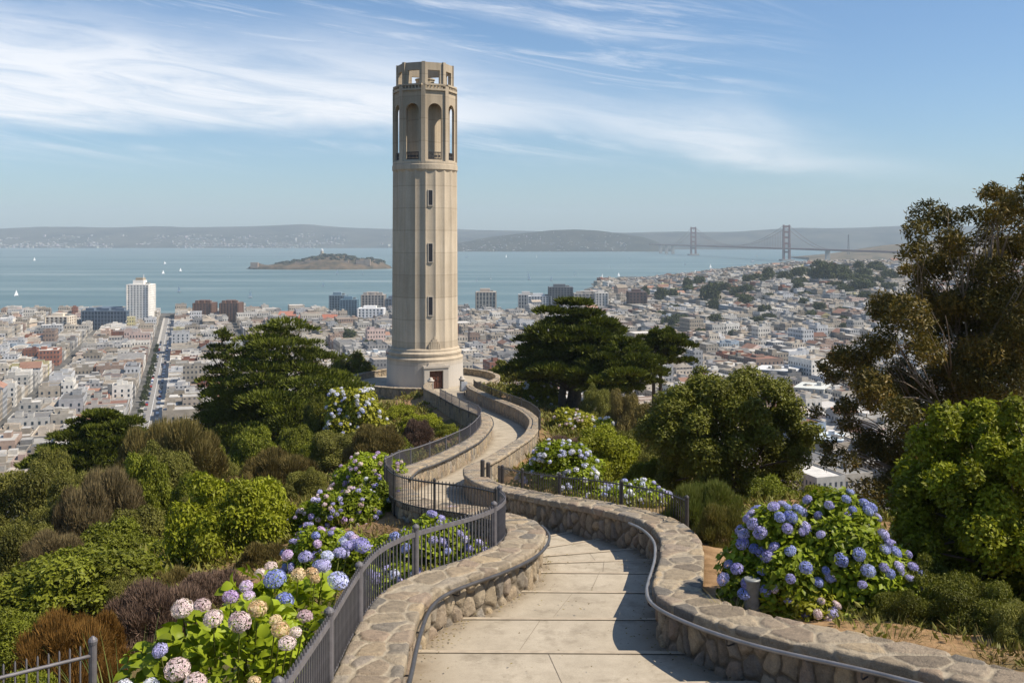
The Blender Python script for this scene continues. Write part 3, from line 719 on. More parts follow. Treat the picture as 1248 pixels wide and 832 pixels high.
# ---------------------------------------------------------------- the tower
def tower():
    T = empty('observation_tower', (TX, TD, TZ), 'tall fluted pale concrete tower with an arched open crown, standing on the hilltop', 'tower')
    z = lambda y: max(17.65 - (y - HY) * 115.3 / F, 0.0)        # height of a row of the photograph on the tower's front
    mt = M['tower']
    # plinth with mouldings
    b = MB(); b.lathe([(4.62, -0.3), (4.58, 0.0), (4.52, z(440)), (4.56, z(439)), (4.56, z(437.5)), (4.3, z(436)), (4.30, z(433.5)), (4.36, z(433)), (4.36, z(431)), (4.12, z(429)), (4.12, z(427)), (4.0, z(425.5)), (3.7, z(425))], 72)
    b.build('plinth', mt, T, False)
    nfl = 20
    def flute(r, zz, a):
        t = (a / (2 * math.pi) * nfl + 5 - 14.5 / 360 * nfl + .5) % 1.0
        return r - 0.17 * math.sin(math.pi * t) ** 0.6
    s = MB(); s.lathe([(3.98, z(427)), (3.95, z(400)), (3.90, z(300)), (3.86, z(206))], nfl * 12, rfun=flute); s.build('shaft', mt, T, False)
    c = MB(); c.lathe([(3.70, z(209)), (3.84, z(206.5)), (3.90, z(205.9)), (3.90, z(200)), (3.84, z(199.5)), (3.84, z(196)), (3.55, z(195.5))], 64); c.build('collar', mt, T, False)
    # octagonal crown: each face a panel with its opening
    def octa(name, rc, z0, z1, sill, spring, half, arch, th, mb):
        for k in range(8):
            a0 = math.radians(-90 + 45 * k + 2); a1 = a0 + math.pi / 4
            p0 = Vector((rc * math.cos(a0), rc * math.sin(a0), 0)); p1 = Vector((rc * math.cos(a1), rc * math.sin(a1), 0))
            mid = (p0 + p1) / 2; u = (p1 - p0).normalized(); n = Vector((mid.x, mid.y, 0)).normalized(); hw = (p1 - p0).length / 2
            tn = math.tan(math.pi / 8) * th
            # opening outline from lower left, over the arch, to lower right
            op = [(-half, sill), (-half, spring)]
            if arch:
                for i in range(1, 12): an = math.pi - math.pi * i / 12; op.append((half * math.cos(an), spring + half * math.sin(an)))
            op += [(half, spring), (half, sill)]
            def pt(x, zz, inner):
                if inner and abs(x) > hw - 1e-6: x = math.copysign(hw - tn, x)
                q = mid + u * x - n * (th if inner else 0); return (q.x, q.y, zz)
            m = len(op)
            outl = [(-hw, z0), (-hw, spring)] + ([(-hw + 2 * hw * i / 12, z1) for i in range(1, 12)] if arch else []) + [(hw, spring), (hw, z0)]
            outl[1] = (-hw, z1 if arch else z1); outl[-2] = (hw, z1)
            for inner in (False, True):
                vs = [pt(*q, inner) for q in op] + [pt(*q, inner) for q in outl]
                fs = [(i, i + 1, m + i + 1, m + i) for i in range(m - 1)] + [(m - 1, 0, m, 2 * m - 1)]
                if not inner: fs = [f[::-1] for f in fs]
                mb.add(vs, fs)
            vs = [pt(*q, False) for q in op] + [pt(*q, True) for q in op]
            mb.add(vs, [(i, (i + 1) % m, m + (i + 1) % m, m + i) for i in range(m)])
            # top edge
            mb.add([pt(-hw, z1, False), pt(hw, z1, False), pt(hw, z1, True), pt(-hw, z1, True)], [(0, 1, 2, 3)])
    lo = MB(); octa('arcade', 3.72, z(196.5), z(110), z(194), z(134), 0.84, True, 0.30, lo); lo.build('arcade', mt, T)
    up = MB(); octa('upper_tier', 3.34, z(109), z(74.5), z(101.5), z(84), 0.74, False, 0.42, up); up.build('upper_tier', mt, T)
    # corner piers
    for k in range(8):
        a = math.radians(-90 + 45 * k + 2)
        MB().box((3.66 * math.cos(a), 3.66 * math.sin(a), z(197)), (0.36, 0.5, z(104) - z(197)), a).build('corner_pier', mt, T)
        MB().box((3.28 * math.cos(a), 3.28 * math.sin(a), z(104)), (0.3, 0.42, z(74) - z(104)), a).build('corner_pier', mt, T)
        # balustrades at the arch foot and below the upper tier
        a2 = a + math.pi / 8; ca, sa = math.cos(a2), math.sin(a2); ap = 3.72 * math.cos(math.pi / 8)
        g = MB(); r1 = ap - 0.2
        def along(w, zz, wd, hh, dep, r): g.box((r * ca - w * sa, r * sa + w * ca, zz), (dep, wd, hh), a2)
        along(0, z(194) + 0.02, 1.58, 0.10, 0.16, r1); along(0, z(185.5), 1.58, 0.10, 0.16, r1)
        for i in range(9): along(-0.7 + i * 0.175, z(194) + 0.12, 0.06, z(185.5) - z(194) - 0.12, 0.08, r1)
        for i in range(4): along(-0.6 + i * 0.4, z(194) + 0.3, 0.3, 0.22, 0.07, r1 - 0.003)
        g.build('arch_railing', M['iron_dark'], T)
        h = MB(); g = h
        along(0, z(109.5), 2.5, 0.22, 0.3, ap + 0.06); along(0, z(103.4), 2.5, 0.2, 0.3, ap + 0.02)
        for i in range(5): along(-0.86 + i * 0.43, z(109.5) + 0.2, 0.17, z(103.4) - z(109.5) - 0.2, 0.2, ap - 0.02)
        h.build('balustrade', mt, T)
    k = MB(); k.lathe([(3.5, z(111.5)), (3.5, z(109.5)), (3.2, z(109))], 32); k.build('upper_floor', mt, T)
    k = MB(); k.lathe([(2.1, z(196)), (2.1, z(111))], 32); k.build('core', mt, T)
    k = MB(); k.lathe([(1.1, z(110)), (1.1, z(93)), (1.2, z(92.5)), (1.2, z(91))], 20); k.build('stair_head', mt, T)
    # slot windows up the shaft
    for yt, yb in ((232, 250), (297, 319), (362, 384)):
        an = math.radians(-90 + 14.5); r = float(np.interp(z(yb), [z(427), z(400), z(300), z(206)], [3.98, 3.95, 3.90, 3.86])) - .13; w = empty('window', (r * math.cos(an), r * math.sin(an), z(yb))); w.parent = T
        w.rotation_euler = (0, 0, an); hh = z(yt) - z(yb)
        f = MB()
        for s_ in (-1, 1): f.box((0.02, s_ * 0.27, 0), (0.12, 0.08, hh))
        f.box((0.03, 0, -0.1), (0.16, 0.66, 0.1)); f.box((0.02, 0, hh), (0.12, 0.62, 0.08)); f.build('frame', mt, w)
        MB().box((0.0, 0, 0), (0.08, 0.47, hh)).build('pane', M['dark'], w)
    # portal and door
    an = math.radians(-90 + 20.5); r = 4.50; D_ = empty('door', (r * math.cos(an), r * math.sin(an), 0)); D_.parent = T; D_.rotation_euler = (0, 0, an)
    f = MB()
    for s_ in (-1, 1): f.box((0.16, s_ * 1.13, 0), (0.55, 0.62, z(447)))
    f.box((0.16, 0, z(450.5)), (0.55, 1.64, z(447) - z(450.5))); f.box((0.18, 0, z(447)), (0.72, 3.1, 0.22)); f.box((0.2, 0, z(447) + .22), (0.5, 2.2, .3), 0, 0.8)
    f.build('door_surround', mt, D_)
    m_red = mat_plain('door_brown', (0.11, 0.045, 0.028), 0.5, var=0.2)
    dd = MB(); dd.box((0.05, 0, 0.05), (0.1, 1.6, z(450.5) - 0.08))
    for s_ in (-1, 1):
        for q in range(3): dd.box((0.12, s_ * 0.39, 0.2 + q * 0.7), (0.05, 0.58, 0.55))
    dd.build('door_leaf', m_red, D_); MB().box((0.17, 0.08, 1.05), (0.08, 0.05, 0.2)).build('handle', M['iron'], D_)
    # carved relief above the door
    rl = MB(); a3 = an + 0.02
    for i in range(7):
        t = (i - 3) * 0.055; rr = 3.97; rl.box((rr * math.cos(a3 + t), rr * math.sin(a3 + t), z(427) + 0.1), (0.12, 0.2, 1.5 - abs(i - 3) * 0.28), a3 + t, 0.7)
    rl.build('relief', mt, T)
tower()
# ---------------------------------------------------------------- bay, far shores
def grid_mesh(name, X, Y, Z, mat, smooth=True):
    i = np.arange(X.size).reshape(X.shape); q = np.stack([i[:-1, :-1], i[1:, :-1], i[1:, 1:], i[:-1, 1:]], -1).reshape(-1, 4)
    return link(name, mesh_np(name, np.stack([X, Y, Z], -1).reshape(-1, 3), q, smooth=smooth, mats=[mat]))
wx = np.linspace(-9500, 9500, 40); wy = np.linspace(300, 14500, 40); a_, b_ = np.meshgrid(wx, wy, indexing='ij')
tag(grid_mesh('bay_water', a_, b_, a_ * 0, M['water']), kind='structure')

def ridge(name, prof, d, front, back, mat, seed, amp, n=160, rows=26, xs_=60):
    px = np.linspace(prof[0][0], prof[-1][0], n); py = np.interp(px, [p[0] for p in prof], [p[1] for p in prof])
    k = np.hanning(9); k /= k.sum(); py = np.convolve(np.pad(py, 4, 'edge'), k, 'valid')
    ztop = HC - (py - HY) * d / F
    v = np.r_[np.linspace(0, 1, rows), 1 + np.linspace(0.1, 1, 8)]
    X = np.zeros((n, len(v))); Y = X.copy(); Z = X.copy()
    for j, t in enumerate(v):
        y = d - front * (1 - t) if t <= 1 else d + back * (t - 1)
        x = (px - 624) / F * (y if t <= 1 else d + 0.3 * (y - d)); sh = math.sin(min(t, 1) * math.pi / 2) ** 0.9 if t <= 1 else math.cos((t - 1) * math.pi / 2) ** 1.2
        nz = fbm(x / xs_ / 6 + seed, np.full(n, y) / xs_ / 6, seed, 4) - 0.5
        X[:, j] = x; Y[:, j] = y; Z[:, j] = np.maximum(-0.6, ztop * sh + nz * amp * min(1, t * 3) * (1 if t < 0.95 else 0.25) - 0.5)
    o = grid_mesh(name, X, Y, Z, mat); tag(o, kind='structure'); return X, Y, Z
far = ridge('far_hills', [(-330, 281), (-120, 279), (0, 279), (40, 278), (95, 276.5), (150, 278), (220, 277), (290, 276), (330, 275), (350, 274), (375, 273), (400, 276), (440, 278), (480, 279), (520, 278), (570, 280), (640, 281), (720, 283), (800, 284), (900, 284), (1000, 285)], 11800, 2300, 1500, M['hills'], 3, 60, 240, xs_=140)
ridge('far_hills', [(560, 290), (700, 287), (780, 285), (830, 284), (880, 285), (920, 282), (970, 279), (1010, 278), (1060, 277), (1110, 277), (1250, 276), (1450, 279), (1600, 284)], 10200, 1700, 1500, M['hills'], 13, 50, 200, xs_=140)
wood = ridge('wooded_hill', [(555, 297), (575, 293), (600, 288), (640, 284), (670, 280.5), (700, 279.5), (730, 281), (760, 285), (785, 290), (800, 295), (812, 301), (822, 305)], 8000, 620, 900, M['hills_dark'], 23, 30, 150)
ridge('headland', [(986, 314), (1000, 311), (1020, 309), (1040, 306), (1060, 302), (1080, 299), (1105, 296.5), (1130, 294), (1180, 289), (1260, 283), (1400, 286)], 4900, 420, 700, M['headland'], 33, 22, 120)

CT_V, CT_F = [], []
def cube_template():
    v = [(-.5, -.5, 0), (.5, -.5, 0), (.5, .5, 0), (-.5, .5, 0), (-.5, -.5, 1), (.5, -.5, 1), (.5, .5, 1), (-.5, .5, 1)]
    f = [(0, 1, 5, 4), (1, 2, 6, 5), (2, 3, 7, 6), (3, 0, 4, 7), (4, 5, 6, 7)]
    return np.array(v), np.array(f)
def boxes(name, pos, size, rz, cols, mat=None):
    v, f = cube_template(); n = len(pos); c, s = np.cos(rz)[:, None], np.sin(rz)[:, None]
    q = v[None] * size[:, None, :]; x = q[..., 0] * c - q[..., 1] * s + pos[:, 0:1]; y = q[..., 0] * s + q[..., 1] * c + pos[:, 1:2]; z = q[..., 2] + pos[:, 2:3]
    V = np.stack([x, y, z], -1).reshape(-1, 3); Q = (f[None] + (np.arange(n) * 8)[:, None, None]).reshape(-1, 4)
    me = mesh_np(name, V, Q, {'win': np.zeros(len(Q))}, cols=np.repeat(np.c_[cols, np.ones(n)], 5, 0), mats=[mat or M['city']]); me.uv_layers.new(name='UVMap')
    return link(name, me)
def far_town(name, grid, n, lo, hi, pxr, seed, sz):
    X, Y, Z = grid; r = np.random.default_rng(seed); P_ = []
    while len(P_) < n:
        i = r.integers(0, X.shape[0]); j = r.integers(*lo) if r.random() < 0.72 else r.integers(*hi)
        px = 624 + F * X[i, j] / Y[i, j]
        if not (pxr[0] < px < pxr[1]): continue
        if fbm(np.array([px * 0.02]), np.array([j * 0.25]), seed, 3)[0] < 0.42: continue
        P_.append((X[i, j] + r.normal(0, 25), Y[i, j] + r.normal(0, 15), max(Z[i, j], 1) - 2))
    P_ = np.array(P_); s = np.stack([r.uniform(*sz, n) * 1.4, r.uniform(*sz, n), r.uniform(*sz, n) * r.choice([0.5, 0.7, 1.3], n, p=[.5, .35, .15])], 1)
    c = np.clip(r.uniform(0.22, 0.5, (n, 1)) * np.array([[1, 0.97, 0.93]]) * r.uniform(0.9, 1.05, (n, 3)), 0, .9)
    o = boxes(name, P_, s, r.uniform(0, 3, n), c); tag(o, 'pale specks of a town along the far shore and lower slopes', 'distant town', kind='stuff'); return o
far_town('distant_town', far, 1000, (0, 3), (3, 9), (-20, 560), 5, (8, 20))
o = far_town('distant_houses', wood, 300, (0, 8), (8, 20), (560, 770), 6, (5, 10)); o['label'] = 'pale specks of houses scattered over the wooded hill across the bay'

# ---------------------------------------------------------------- island with its lighthouse
def island():
    d = 3640; n, m = 120, 40; px = np.linspace(303, 477, n)
    pr = np.interp(px, [303, 308, 312, 318, 322, 335, 350, 365, 385, 400, 412, 425, 440, 452, 465, 472, 477], [0, 4, 17, 14, 8, 14, 20, 30, 40, 50, 51, 45, 36, 36, 27, 10, 0])
    X = np.zeros((n, m)); Y = X.copy(); Z = X.copy()
    for j in range(m):
        t = j / (m - 1) * 2 - 1; y = d + 150 * t * np.sqrt(np.maximum(0.02, 1 - ((px - 390) / 90) ** 2)); x = (px - 624) / F * d
        prof = (1 - abs(t) ** 2.2); cl = np.minimum(pr, 9)                         # low cliffs, then the slope
        Z[:, j] = np.where(abs(t) > 0.97, -0.6, np.minimum(cl, 400 * (1 - abs(t))) + (pr - cl) * prof ** 1.3 + (fbm(x * 0.03, y * 0.03, 4, 4) - 0.5) * 12 * prof)
        X[:, j] = x; Y[:, j] = y
    Z = np.maximum(Z, -0.6); tag(grid_mesh('island', X, Y, Z, M['island']), kind='structure')
    lx = (394 - 624) / F * d; t = empty('lighthouse', (lx, d - 25, 44), 'pale lighthouse tower on top of the island', 'lighthouse')
    MB().lathe([(7, -6), (6.2, 4), (5.2, 20)], 14).build('shaft', M['tower'], t); MB().lathe([(6.6, 20), (6.6, 21.5), (4.2, 21.6), (4.2, 25), (4.6, 25.2), (0.3, 28)], 12).build('lantern', M['white'], t)
    r = np.random.default_rng(8)
    for k, (px_, w, h) in enumerate([(318, 26, 12), (372, 34, 10), (388, 60, 12), (444, 30, 10), (452, 22, 13), (425, 28, 9)]):
        x = (px_ - 624) / F * d; y = d - 90; o = boxes('island_building', np.array([[0, 0, 0.]]), np.array([[w, 14, h + 8.0]]), np.zeros(1), np.array([[.34, .25, .19]]))
        o.location = (x, y, [4, 8, 12, 14, 14, 12][k]); tag(o, ['ruddy ruined block at the left tip of the island', 'small tan ruin on the island slope left of the lighthouse', 'long tan barracks below the island lighthouse', 'small tan house on the right half of the island', 'taller tan house near the right end of the island', 'low tan ruin in the middle of the island'][k], 'building', 'ruins on the island')
    # dark trees over the top
    nn = 240; jx = r.integers(25, n - 8, nn); jj = r.integers(8, m - 6, nn)
    leaf_ball = np.stack([X[jx, jj], Y[jx, jj], Z[jx, jj]], 1); s = np.stack([r.uniform(8, 16, nn), r.uniform(8, 14, nn), r.uniform(4, 9, nn)], 1)
    o = boxes('island_scrub', leaf_ball - [0, 0, 2], s, r.uniform(0, 3, nn), np.tile([[.035, .042, .022]], (nn, 1)) * r.uniform(.7, 1.6, (nn, 1))); tag(o, 'dark scrub covering the crest of the island', 'scrub', kind='stuff')
island()

# ---------------------------------------------------------------- suspension bridge
def bridge():
    m = mat_plain('bridge_red', (0.15, 0.06, 0.05), 0.6, var=0.1); mc = mat_plain('pier_concrete', (0.3, 0.28, 0.25), 0.8)
    A = np.array([(845 - 624) / F * 6065, 6065.0]); B = np.array([(958.5 - 624) / F * 4695, 4695.0])
    u = (B - A) / np.linalg.norm(B - A); nrm = np.array([-u[1], u[0]]); Lm = np.linalg.norm(B - A); rz = math.atan2(u[1], u[0])
    T = empty('suspension_bridge', (*A, 0), 'long red suspension bridge with two towers across the strait', 'bridge')
    zd = 60.0
    def at(s, o=0, z=0): p = u * s + nrm * o; return (p[0], p[1], z)
    for s, H in ((0, 172), (Lm, 170)):
        t = empty('bridge_tower', at(s)); t.parent = T
        for o in (-14, 14):
            l = MB(); l.box((nrm[0] * o, nrm[1] * o, 8), (12, 9, 75), rz); l.box((nrm[0] * o, nrm[1] * o, 83), (10, 7.5, 50), rz); l.box((nrm[0] * o, nrm[1] * o, 133), (8.5, 6.5, H - 133), rz); l.build('leg', m, t)
        for z in (38, 78, 106, 132, H - 12): MB().box((0, 0, z), (7, 22, 9), rz).build('cross_strut', m, t)
        p = MB(); p.box((0, 0, -0.6), (40, 62, 9), rz); p.build('pier', mc, t)
    d_ = MB(); a0, a1 = -950, Lm + 1500
    c = (a0 + a1) / 2; q = at(c); d_.box((q[0], q[1], zd - 6), (a1 - a0, 24, 8), rz); d_.build('deck', m, T)
    for o in (-13.2, 13.2):
        pts = []
        for i in range(41): f = i / 40; pts.append(at(-380 + 380 * f, o, zd + 4 + (168 - zd - 4) * f ** 1.4))
        for i in range(1, 41): f = i / 40; pts.append(at(Lm * f, o, zd + 5 + (168 - zd - 5) * (2 * f - 1) ** 2))
        for i in range(1, 31): f = i / 30; pts.append(at(Lm + 380 * f, o, 168 - (168 - zd - 4) * (1 - (1 - f) ** 1.4)))
        MB().tube(pts, 0.8, 6).build('main_cable', m, T)
        h = MB()
        for i in range(1, 70):
            f = i / 70; z1 = zd + 5 + (168 - zd - 5) * (2 * f - 1) ** 2; p = at(Lm * f, o, 0); h.box((p[0], p[1], zd + 2), (0.5, 0.5, z1 - zd - 2), rz)
        h.build('suspenders', m, T)['kind'] = 'stuff'
    for s in (-420, -560, -700, Lm + 430):
        q = at(s); MB().box((q[0], q[1], -0.6), (9, 20, zd - 5.5), rz).build('approach_pier', mc, T)
    x = (1034 - 624) / F * 4700; t = MB()
    for sx, sy in ((-1, -1), (1, -1), (1, 1), (-1, 1)): t.tube([(sx * 4, sy * 4, 0), (sx * 1, sy * 1, 100)], 0.8, 5)
    for i in range(9): k = 4 - 3 * i / 9; t.tube([(-k, -k, i * 11), (k, -k, i * 11 + 5), (k, k, i * 11), (-k, k, i * 11 + 5), (-k, -k, i * 11)], 0.45, 4)
    o = t.build('radio_mast', M['iron']); o.location = (x, 4700, 25); tag(o, 'thin grey lattice mast on the headland right of the bridge', 'mast')
bridge()

# ---------------------------------------------------------------- boats
def boats():
    def hull(L): 
        mb = MB(); vs = []; n = 9
        for i in range(n):
            t = i / (n - 1); w = 0.17 * L * math.sin(math.pi * min(1, 0.18 + t * 0.82)) ** 0.7 * (1 if t < .98 else .1); y = (t - 0.5) * L
            vs += [(-w, y, 0.12 * L), (0, y, -0.05 * L), (w, y, 0.12 * L)]
        fs = []
        for i in range(n - 1): a = i * 3; fs += [(a, a + 1, a + 4, a + 3), (a + 1, a + 2, a + 5, a + 4), (a, a + 3, a + 5, a + 2)]
        return mb.add(vs, fs).mesh('hull', M['white'])
    msail = mat_plain('sail_cloth', (0.85, 0.85, 0.84), 0.7, var=0.03)
    hm = hull(9.0)
    sl = MB()
    for side in (0.02, -0.02): sl.add([(side, 0.6, 1.8), (side + .5, -4.2, 2.0), (side, 0.6, 13.0), (side + .35, -1.6, 7)], [(0, 1, 3), (1, 2, 3), (2, 0, 3)])
    slm = sl.mesh('mainsail', msail)
    jb = MB(); jb.add([(0, 4.2, 1.5), (.5, 0.9, 1.8), (0, 0.8, 11.0), (.03, 4.2, 1.5)], [(0, 1, 2), (2, 1, 3)]); jbm = jb.mesh('jib', msail)
    mm = MB().tube([(0, .7, 0.8), (0, .7, 13.6)], 0.08, 6).mesh('mast', M['iron'])
    spots = [(20, 361, 'alone on the far left water'), (199, 334, 'above the white tower block, nearest the shore of a loose trio'), (218, 356, 'on the water right of the white tower block'), (220, 331, 'smallest and rightmost of a loose trio on the left bay'), (201, 322, 'farthest out of a loose trio on the left bay'),
             (305, 363, 'just above the twin brown towers'), (394, 349, 'midway between the island and the blue glass block'), (442, 335, 'just below the right tip of the island'), (411, 334, 'just below the middle of the island'),
             (581, 343, 'closest to the tower shaft on its right'), (598, 340, 'over the tan block right of the tower'), (644, 337, 'upper of two sails one above the other'), (645, 341, 'lower of two sails one above the other'), (672, 342, 'just above the dark grey slab'),
             (701, 336, 'leftmost of three in a row over the cypress'), (734, 338, 'tallest and middle of three in a row over the cypress'), (754, 337, 'rightmost of three in a row over the cypress'), (744, 328, 'low in the water beyond the row of three'), (568, 314, 'far out right beside the tower shaft'),
             (617, 314, 'far out below the wooded hill, left one'), (654, 314, 'far out below the wooded hill, right one'), (767, 317, 'far out left of the first bridge tower'), (866, 327, 'below the bridge deck, between the bridge towers'), (835, 323, 'just left of the foot of the first bridge tower'),
             (847.5, 333, 'below the first bridge tower, closest to the town'), (280, 315, 'far out left of the island'), (336, 312, 'far out beyond the left end of the island'), (42, 318, 'far out near the left edge of the bay')]
    rng = random.Random(4)
    for i, (px, py, where) in enumerate(spots):
        d = HC * F / (py - HY); o = empty('sailboat', ((px - 624) * d / F, d, 0), 'small white sailboat ' + where, 'sailboat', 'sailboats on the bay', rng.uniform(-1.2, 1.2) + (math.pi if rng.random() < .5 else 0))
        sc = 1.05 * max(1.0, (d / 2800) ** 0.5) * rng.uniform(.85, 1.15); o.scale = (sc,) * 3
        for nm, me in (('hull', hm), ('mainsail', slm), ('jib', jbm), ('mast', mm)): link(nm, me, o)
    for px, py, lab in ((922, 312.5, 'white ferry crossing between the two bridge towers'), (917, 319, 'white motorboat with a wake left of the second bridge tower'), (812, 311, 'pale boat off the point of the wooded hill')):
        d = HC * F / (py - HY); o = empty('motorboat', ((px - 624) * d / F, d, 0), lab, 'boat'); o.rotation_euler.z = 1.4
        a = link('hull', hm, o); a.scale = (2.4, 2.4, 2.0); MB().box((0, -2, 1.6), (4.5, 10, 2.6), 0, .85).build('cabin', M['white'], o); MB().box((0, -2.5, 4.2), (3.4, 6, 1.6), 0, .8).build('wheelhouse', M['white'], o)
boats()

# ---------------------------------------------------------------- the town below
def town_z(x, y):
    x = np.asarray(x, float); y = np.asarray(y, float)
    A = 54 * smoothstep(40, 600, x * 1800 / np.maximum(y, 1500) + 0 * y)
    z = 8 + A * smoothstep(820, 1850, y) * (1 - smoothstep(1950, 2700, y)) + 4 * smoothstep(900, 500, y)
    shore = 1440 + 1300 * smoothstep(60, 300, x) + 25 * np.sin(x * 0.012)
    return np.where(y > shore, z - (y - shore) * 0.25, z)
TH = math.atan2(0.33, 1.0); CT, ST = math.cos(TH), math.sin(TH)       # streets run along (-.33, 1)
def g2w(a, b): return a * CT - b * ST, a * ST + b * CT                # grid (across, along) -> world
tx = np.linspace(-2600, 2600, 150); ty = np.r_[np.linspace(240, 2000, 90), np.linspace(2030, 2900, 30)]
a_, b_ = np.meshgrid(tx, ty, indexing='ij'); tag(grid_mesh('town_ground', a_, b_, np.maximum(town_z(a_, b_) - 0.2, -0.6), M['asphalt']), kind='structure')

BT = []   # buildings: x, y, z, w, l, h, wall rgb, roof rgb, kind
rngc = np.random.default_rng(21)
WALLS = [((.74, .70, .63), 'white', .26), ((.62, .55, .45), 'cream', .24), ((.50, .43, .34), 'beige', .17), ((.62, .62, .62), 'pale grey', .14), ((.36, .35, .34), 'grey', .10), ((.34, .15, .10), 'brick red', .03), ((.50, .36, .28), 'tan', .07), ((.66, .50, .44), 'pink', .015), ((.40, .48, .56), 'blue grey', .02), ((.62, .55, .30), 'yellow', .01)]
ROOFS = [((.66, .63, .58), 'white', .26), ((.46, .44, .40), 'light grey', .25), ((.25, .24, .23), 'dark grey', .15), ((.45, .38, .30), 'tan', .20), ((.27, .14, .10), 'red brown', .035), ((.17, .16, .16), 'black', .04), ((.40, .33, .27), 'brown', .02)]
def pick(tab): i = rngc.choice(len(tab), p=np.array([t[2] for t in tab]) / sum(t[2] for t in tab)); c = np.array(tab[i][0]) * rngc.uniform(.50, 1.0); return np.clip(c, 0, .88), tab[i][1]
SKIP = []   # pixel windows kept clear for the landmark blocks: px0, px1, d0, d1
MAIN_A = None
def street_a(px, d): x = (px - 624) * d / F; return x * CT + d * ST       # across-coordinate of a point
SA = street_a(192, 760)                                                  # the long straight street on the left
def split(a0, a1, b0, b1, out):
    w, l = a1 - a0, b1 - b0; mx = rngc.uniform(13, 30)
    if w < mx and l < mx * 1.15 or (w < 13 and l < 30): out.append((a0, a1, b0, b1)); return
    f = rngc.uniform(.36, .64)
    if w > l: split(a0, a0 + w * f, b0, b1, out); split(a0 + w * f, a1, b0, b1, out)
    else: split(a0, a1, b0, b0 + l * f, out); split(a0, a1, b0 + l * f, b1, out)
BW, BL, SW = 62, 104, 13
lots = []
ai0 = -26; nb = 0
for ia in range(-34, 42):
    a0 = SA + SW / 2 + 1.5 + ia * (BW + SW) - (3 if ia < 0 else 0) + (0 if ia >= 0 else 0); a1 = a0 + BW - (0 if ia != -1 else 4)
    for ib in range(0, 30):
        b0 = ib * (BL + SW) + (37 if ia % 3 == 0 else 0) * 0; b1 = b0 + BL
        mid = BL * rngc.uniform(.42, .58) if rngc.random() < .8 else None
        o = []; split(a0, a1, b0, b1, o); lots += o
for a0, a1, b0, b1 in lots:
    ca, cb = (a0 + a1) / 2, (b0 + b1) / 2; x, y = g2w(ca, cb)
    if y < 400 or y > 2150: continue
    px = 624 + F * x / y
    if not (-420 < px < 1560): continue
    z = float(town_z(x, y)); shore = 1440 + 1300 * float(smoothstep(60, 300, np.array(x)))
    if y > shore - 25: continue
    if any(s[0] < px < s[1] and s[2] < y < s[3] for s in SKIP): continue
    r = rngc.random()
    if r < 0.045: continue
    h = rngc.choice([5.5, 8, 10.5, 13.5, 18], p=[.25, .42, .23, .08, .02]) * rngc.uniform(.9, 1.12)
    if px > 760 and y > 1100: h = min(h, 8.5)
    if px > 760 and y > 1000 and rngc.random() < .16: continue
    g = rngc.uniform(0, .7)
    wc, wn = pick(WALLS); rc, rn = pick(ROOFS)
    kind = 'gable' if rngc.random() < (0.05 if px < 700 else .08) and max(a1 - a0, b1 - b0) < 20 else 'flat'
    if kind == 'gable' and rn in ('white', 'light grey'): rc, rn = np.array([.30, .17, .12]) * rngc.uniform(.7, 1.25), 'red brown'
    BT.append(dict(x=x, y=y, z=z, w=a1 - a0 - g, l=b1 - b0 - g, h=h, wc=wc, wn=wn, rc=rc, rn=rn, kind=kind, px=px, py=HY + (HC - z - h) * F / y))

def house_geo(b, with_roof=True):
    """vertices local to the building's foot: walls / roof / hut as (V, Q, uv, win, col)"""
    w, l, h = b['w'] / 2, b['l'] / 2, b['h']; base = -2.5 if b['y'] < 900 else -6
    V = [(-w, -l, base), (w, -l, base), (w, l, base), (-w, l, base), (-w, -l, h), (w, -l, h), (w, l, h), (-w, l, h)]
    Q = [(0, 1, 5, 4), (1, 2, 6, 5), (2, 3, 7, 6), (3, 0, 4, 7)]
    o1 = (b['x'] * 7.3) % 1; uv = []
    for ln in (2 * w, 2 * l, 2 * w, 2 * l): uv += [[(o1, 0), (ln + o1, 0), (ln + o1, h - 0.3), (o1, h - 0.3)]]
    walls = (V, Q, uv, [1, 1, 1, 1], [b['wc']] * 4)
    if b['kind'] == 'gable':
        e = .5; rh = min(w, l) * .62
        if w <= l: RV = [(-w - e, -l - e, h), (w + e, -l - e, h), (w + e, l + e, h), (-w - e, l + e, h), (0, -l - e, h + rh), (0, l + e, h + rh)]; RQ = [(1, 2, 5, 4), (3, 0, 4, 5), (0, 1, 4, 4), (2, 3, 5, 5), (0, 3, 2, 1)]
        else: RV = [(-w - e, -l - e, h), (w + e, -l - e, h), (w + e, l + e, h), (-w - e, l + e, h), (-w - e, 0, h + rh), (w + e, 0, h + rh)]; RQ = [(0, 1, 5, 4), (2, 3, 4, 5), (3, 0, 4, 4), (1, 2, 5, 5), (0, 3, 2, 1)]
        RC = [b['rc'], b['rc'], b['wc'], b['wc'], b['rc']]
    else:
        t = .35; p = .75
        RV = [(-w, -l, h), (w, -l, h), (w, l, h), (-w, l, h), (-w, -l, h + p), (w, -l, h + p), (w, l, h + p), (-w, l, h + p), (-w + t, -l + t, h + p), (w - t, -l + t, h + p), (w - t, l - t, h + p), (-w + t, l - t, h + p), (-w + t, -l + t, h + .1), (w - t, -l + t, h + .1), (w - t, l - t, h + .1), (-w + t, l - t, h + .1)]
        RQ = [(0, 1, 5, 4), (1, 2, 6, 5), (2, 3, 7, 6), (3, 0, 4, 7), (4, 5, 9, 8), (5, 6, 10, 9), (6, 7, 11, 10), (7, 4, 8, 11), (8, 9, 13, 12), (9, 10, 14, 13), (10, 11, 15, 14), (11, 8, 12, 15), (12, 13, 14, 15)]
        RC = [b['wc']] * 12 + [b['rc']]
    return walls, (RV, RQ, [[(0, 0)] * 4] * len(RQ), [0] * len(RQ), RC)
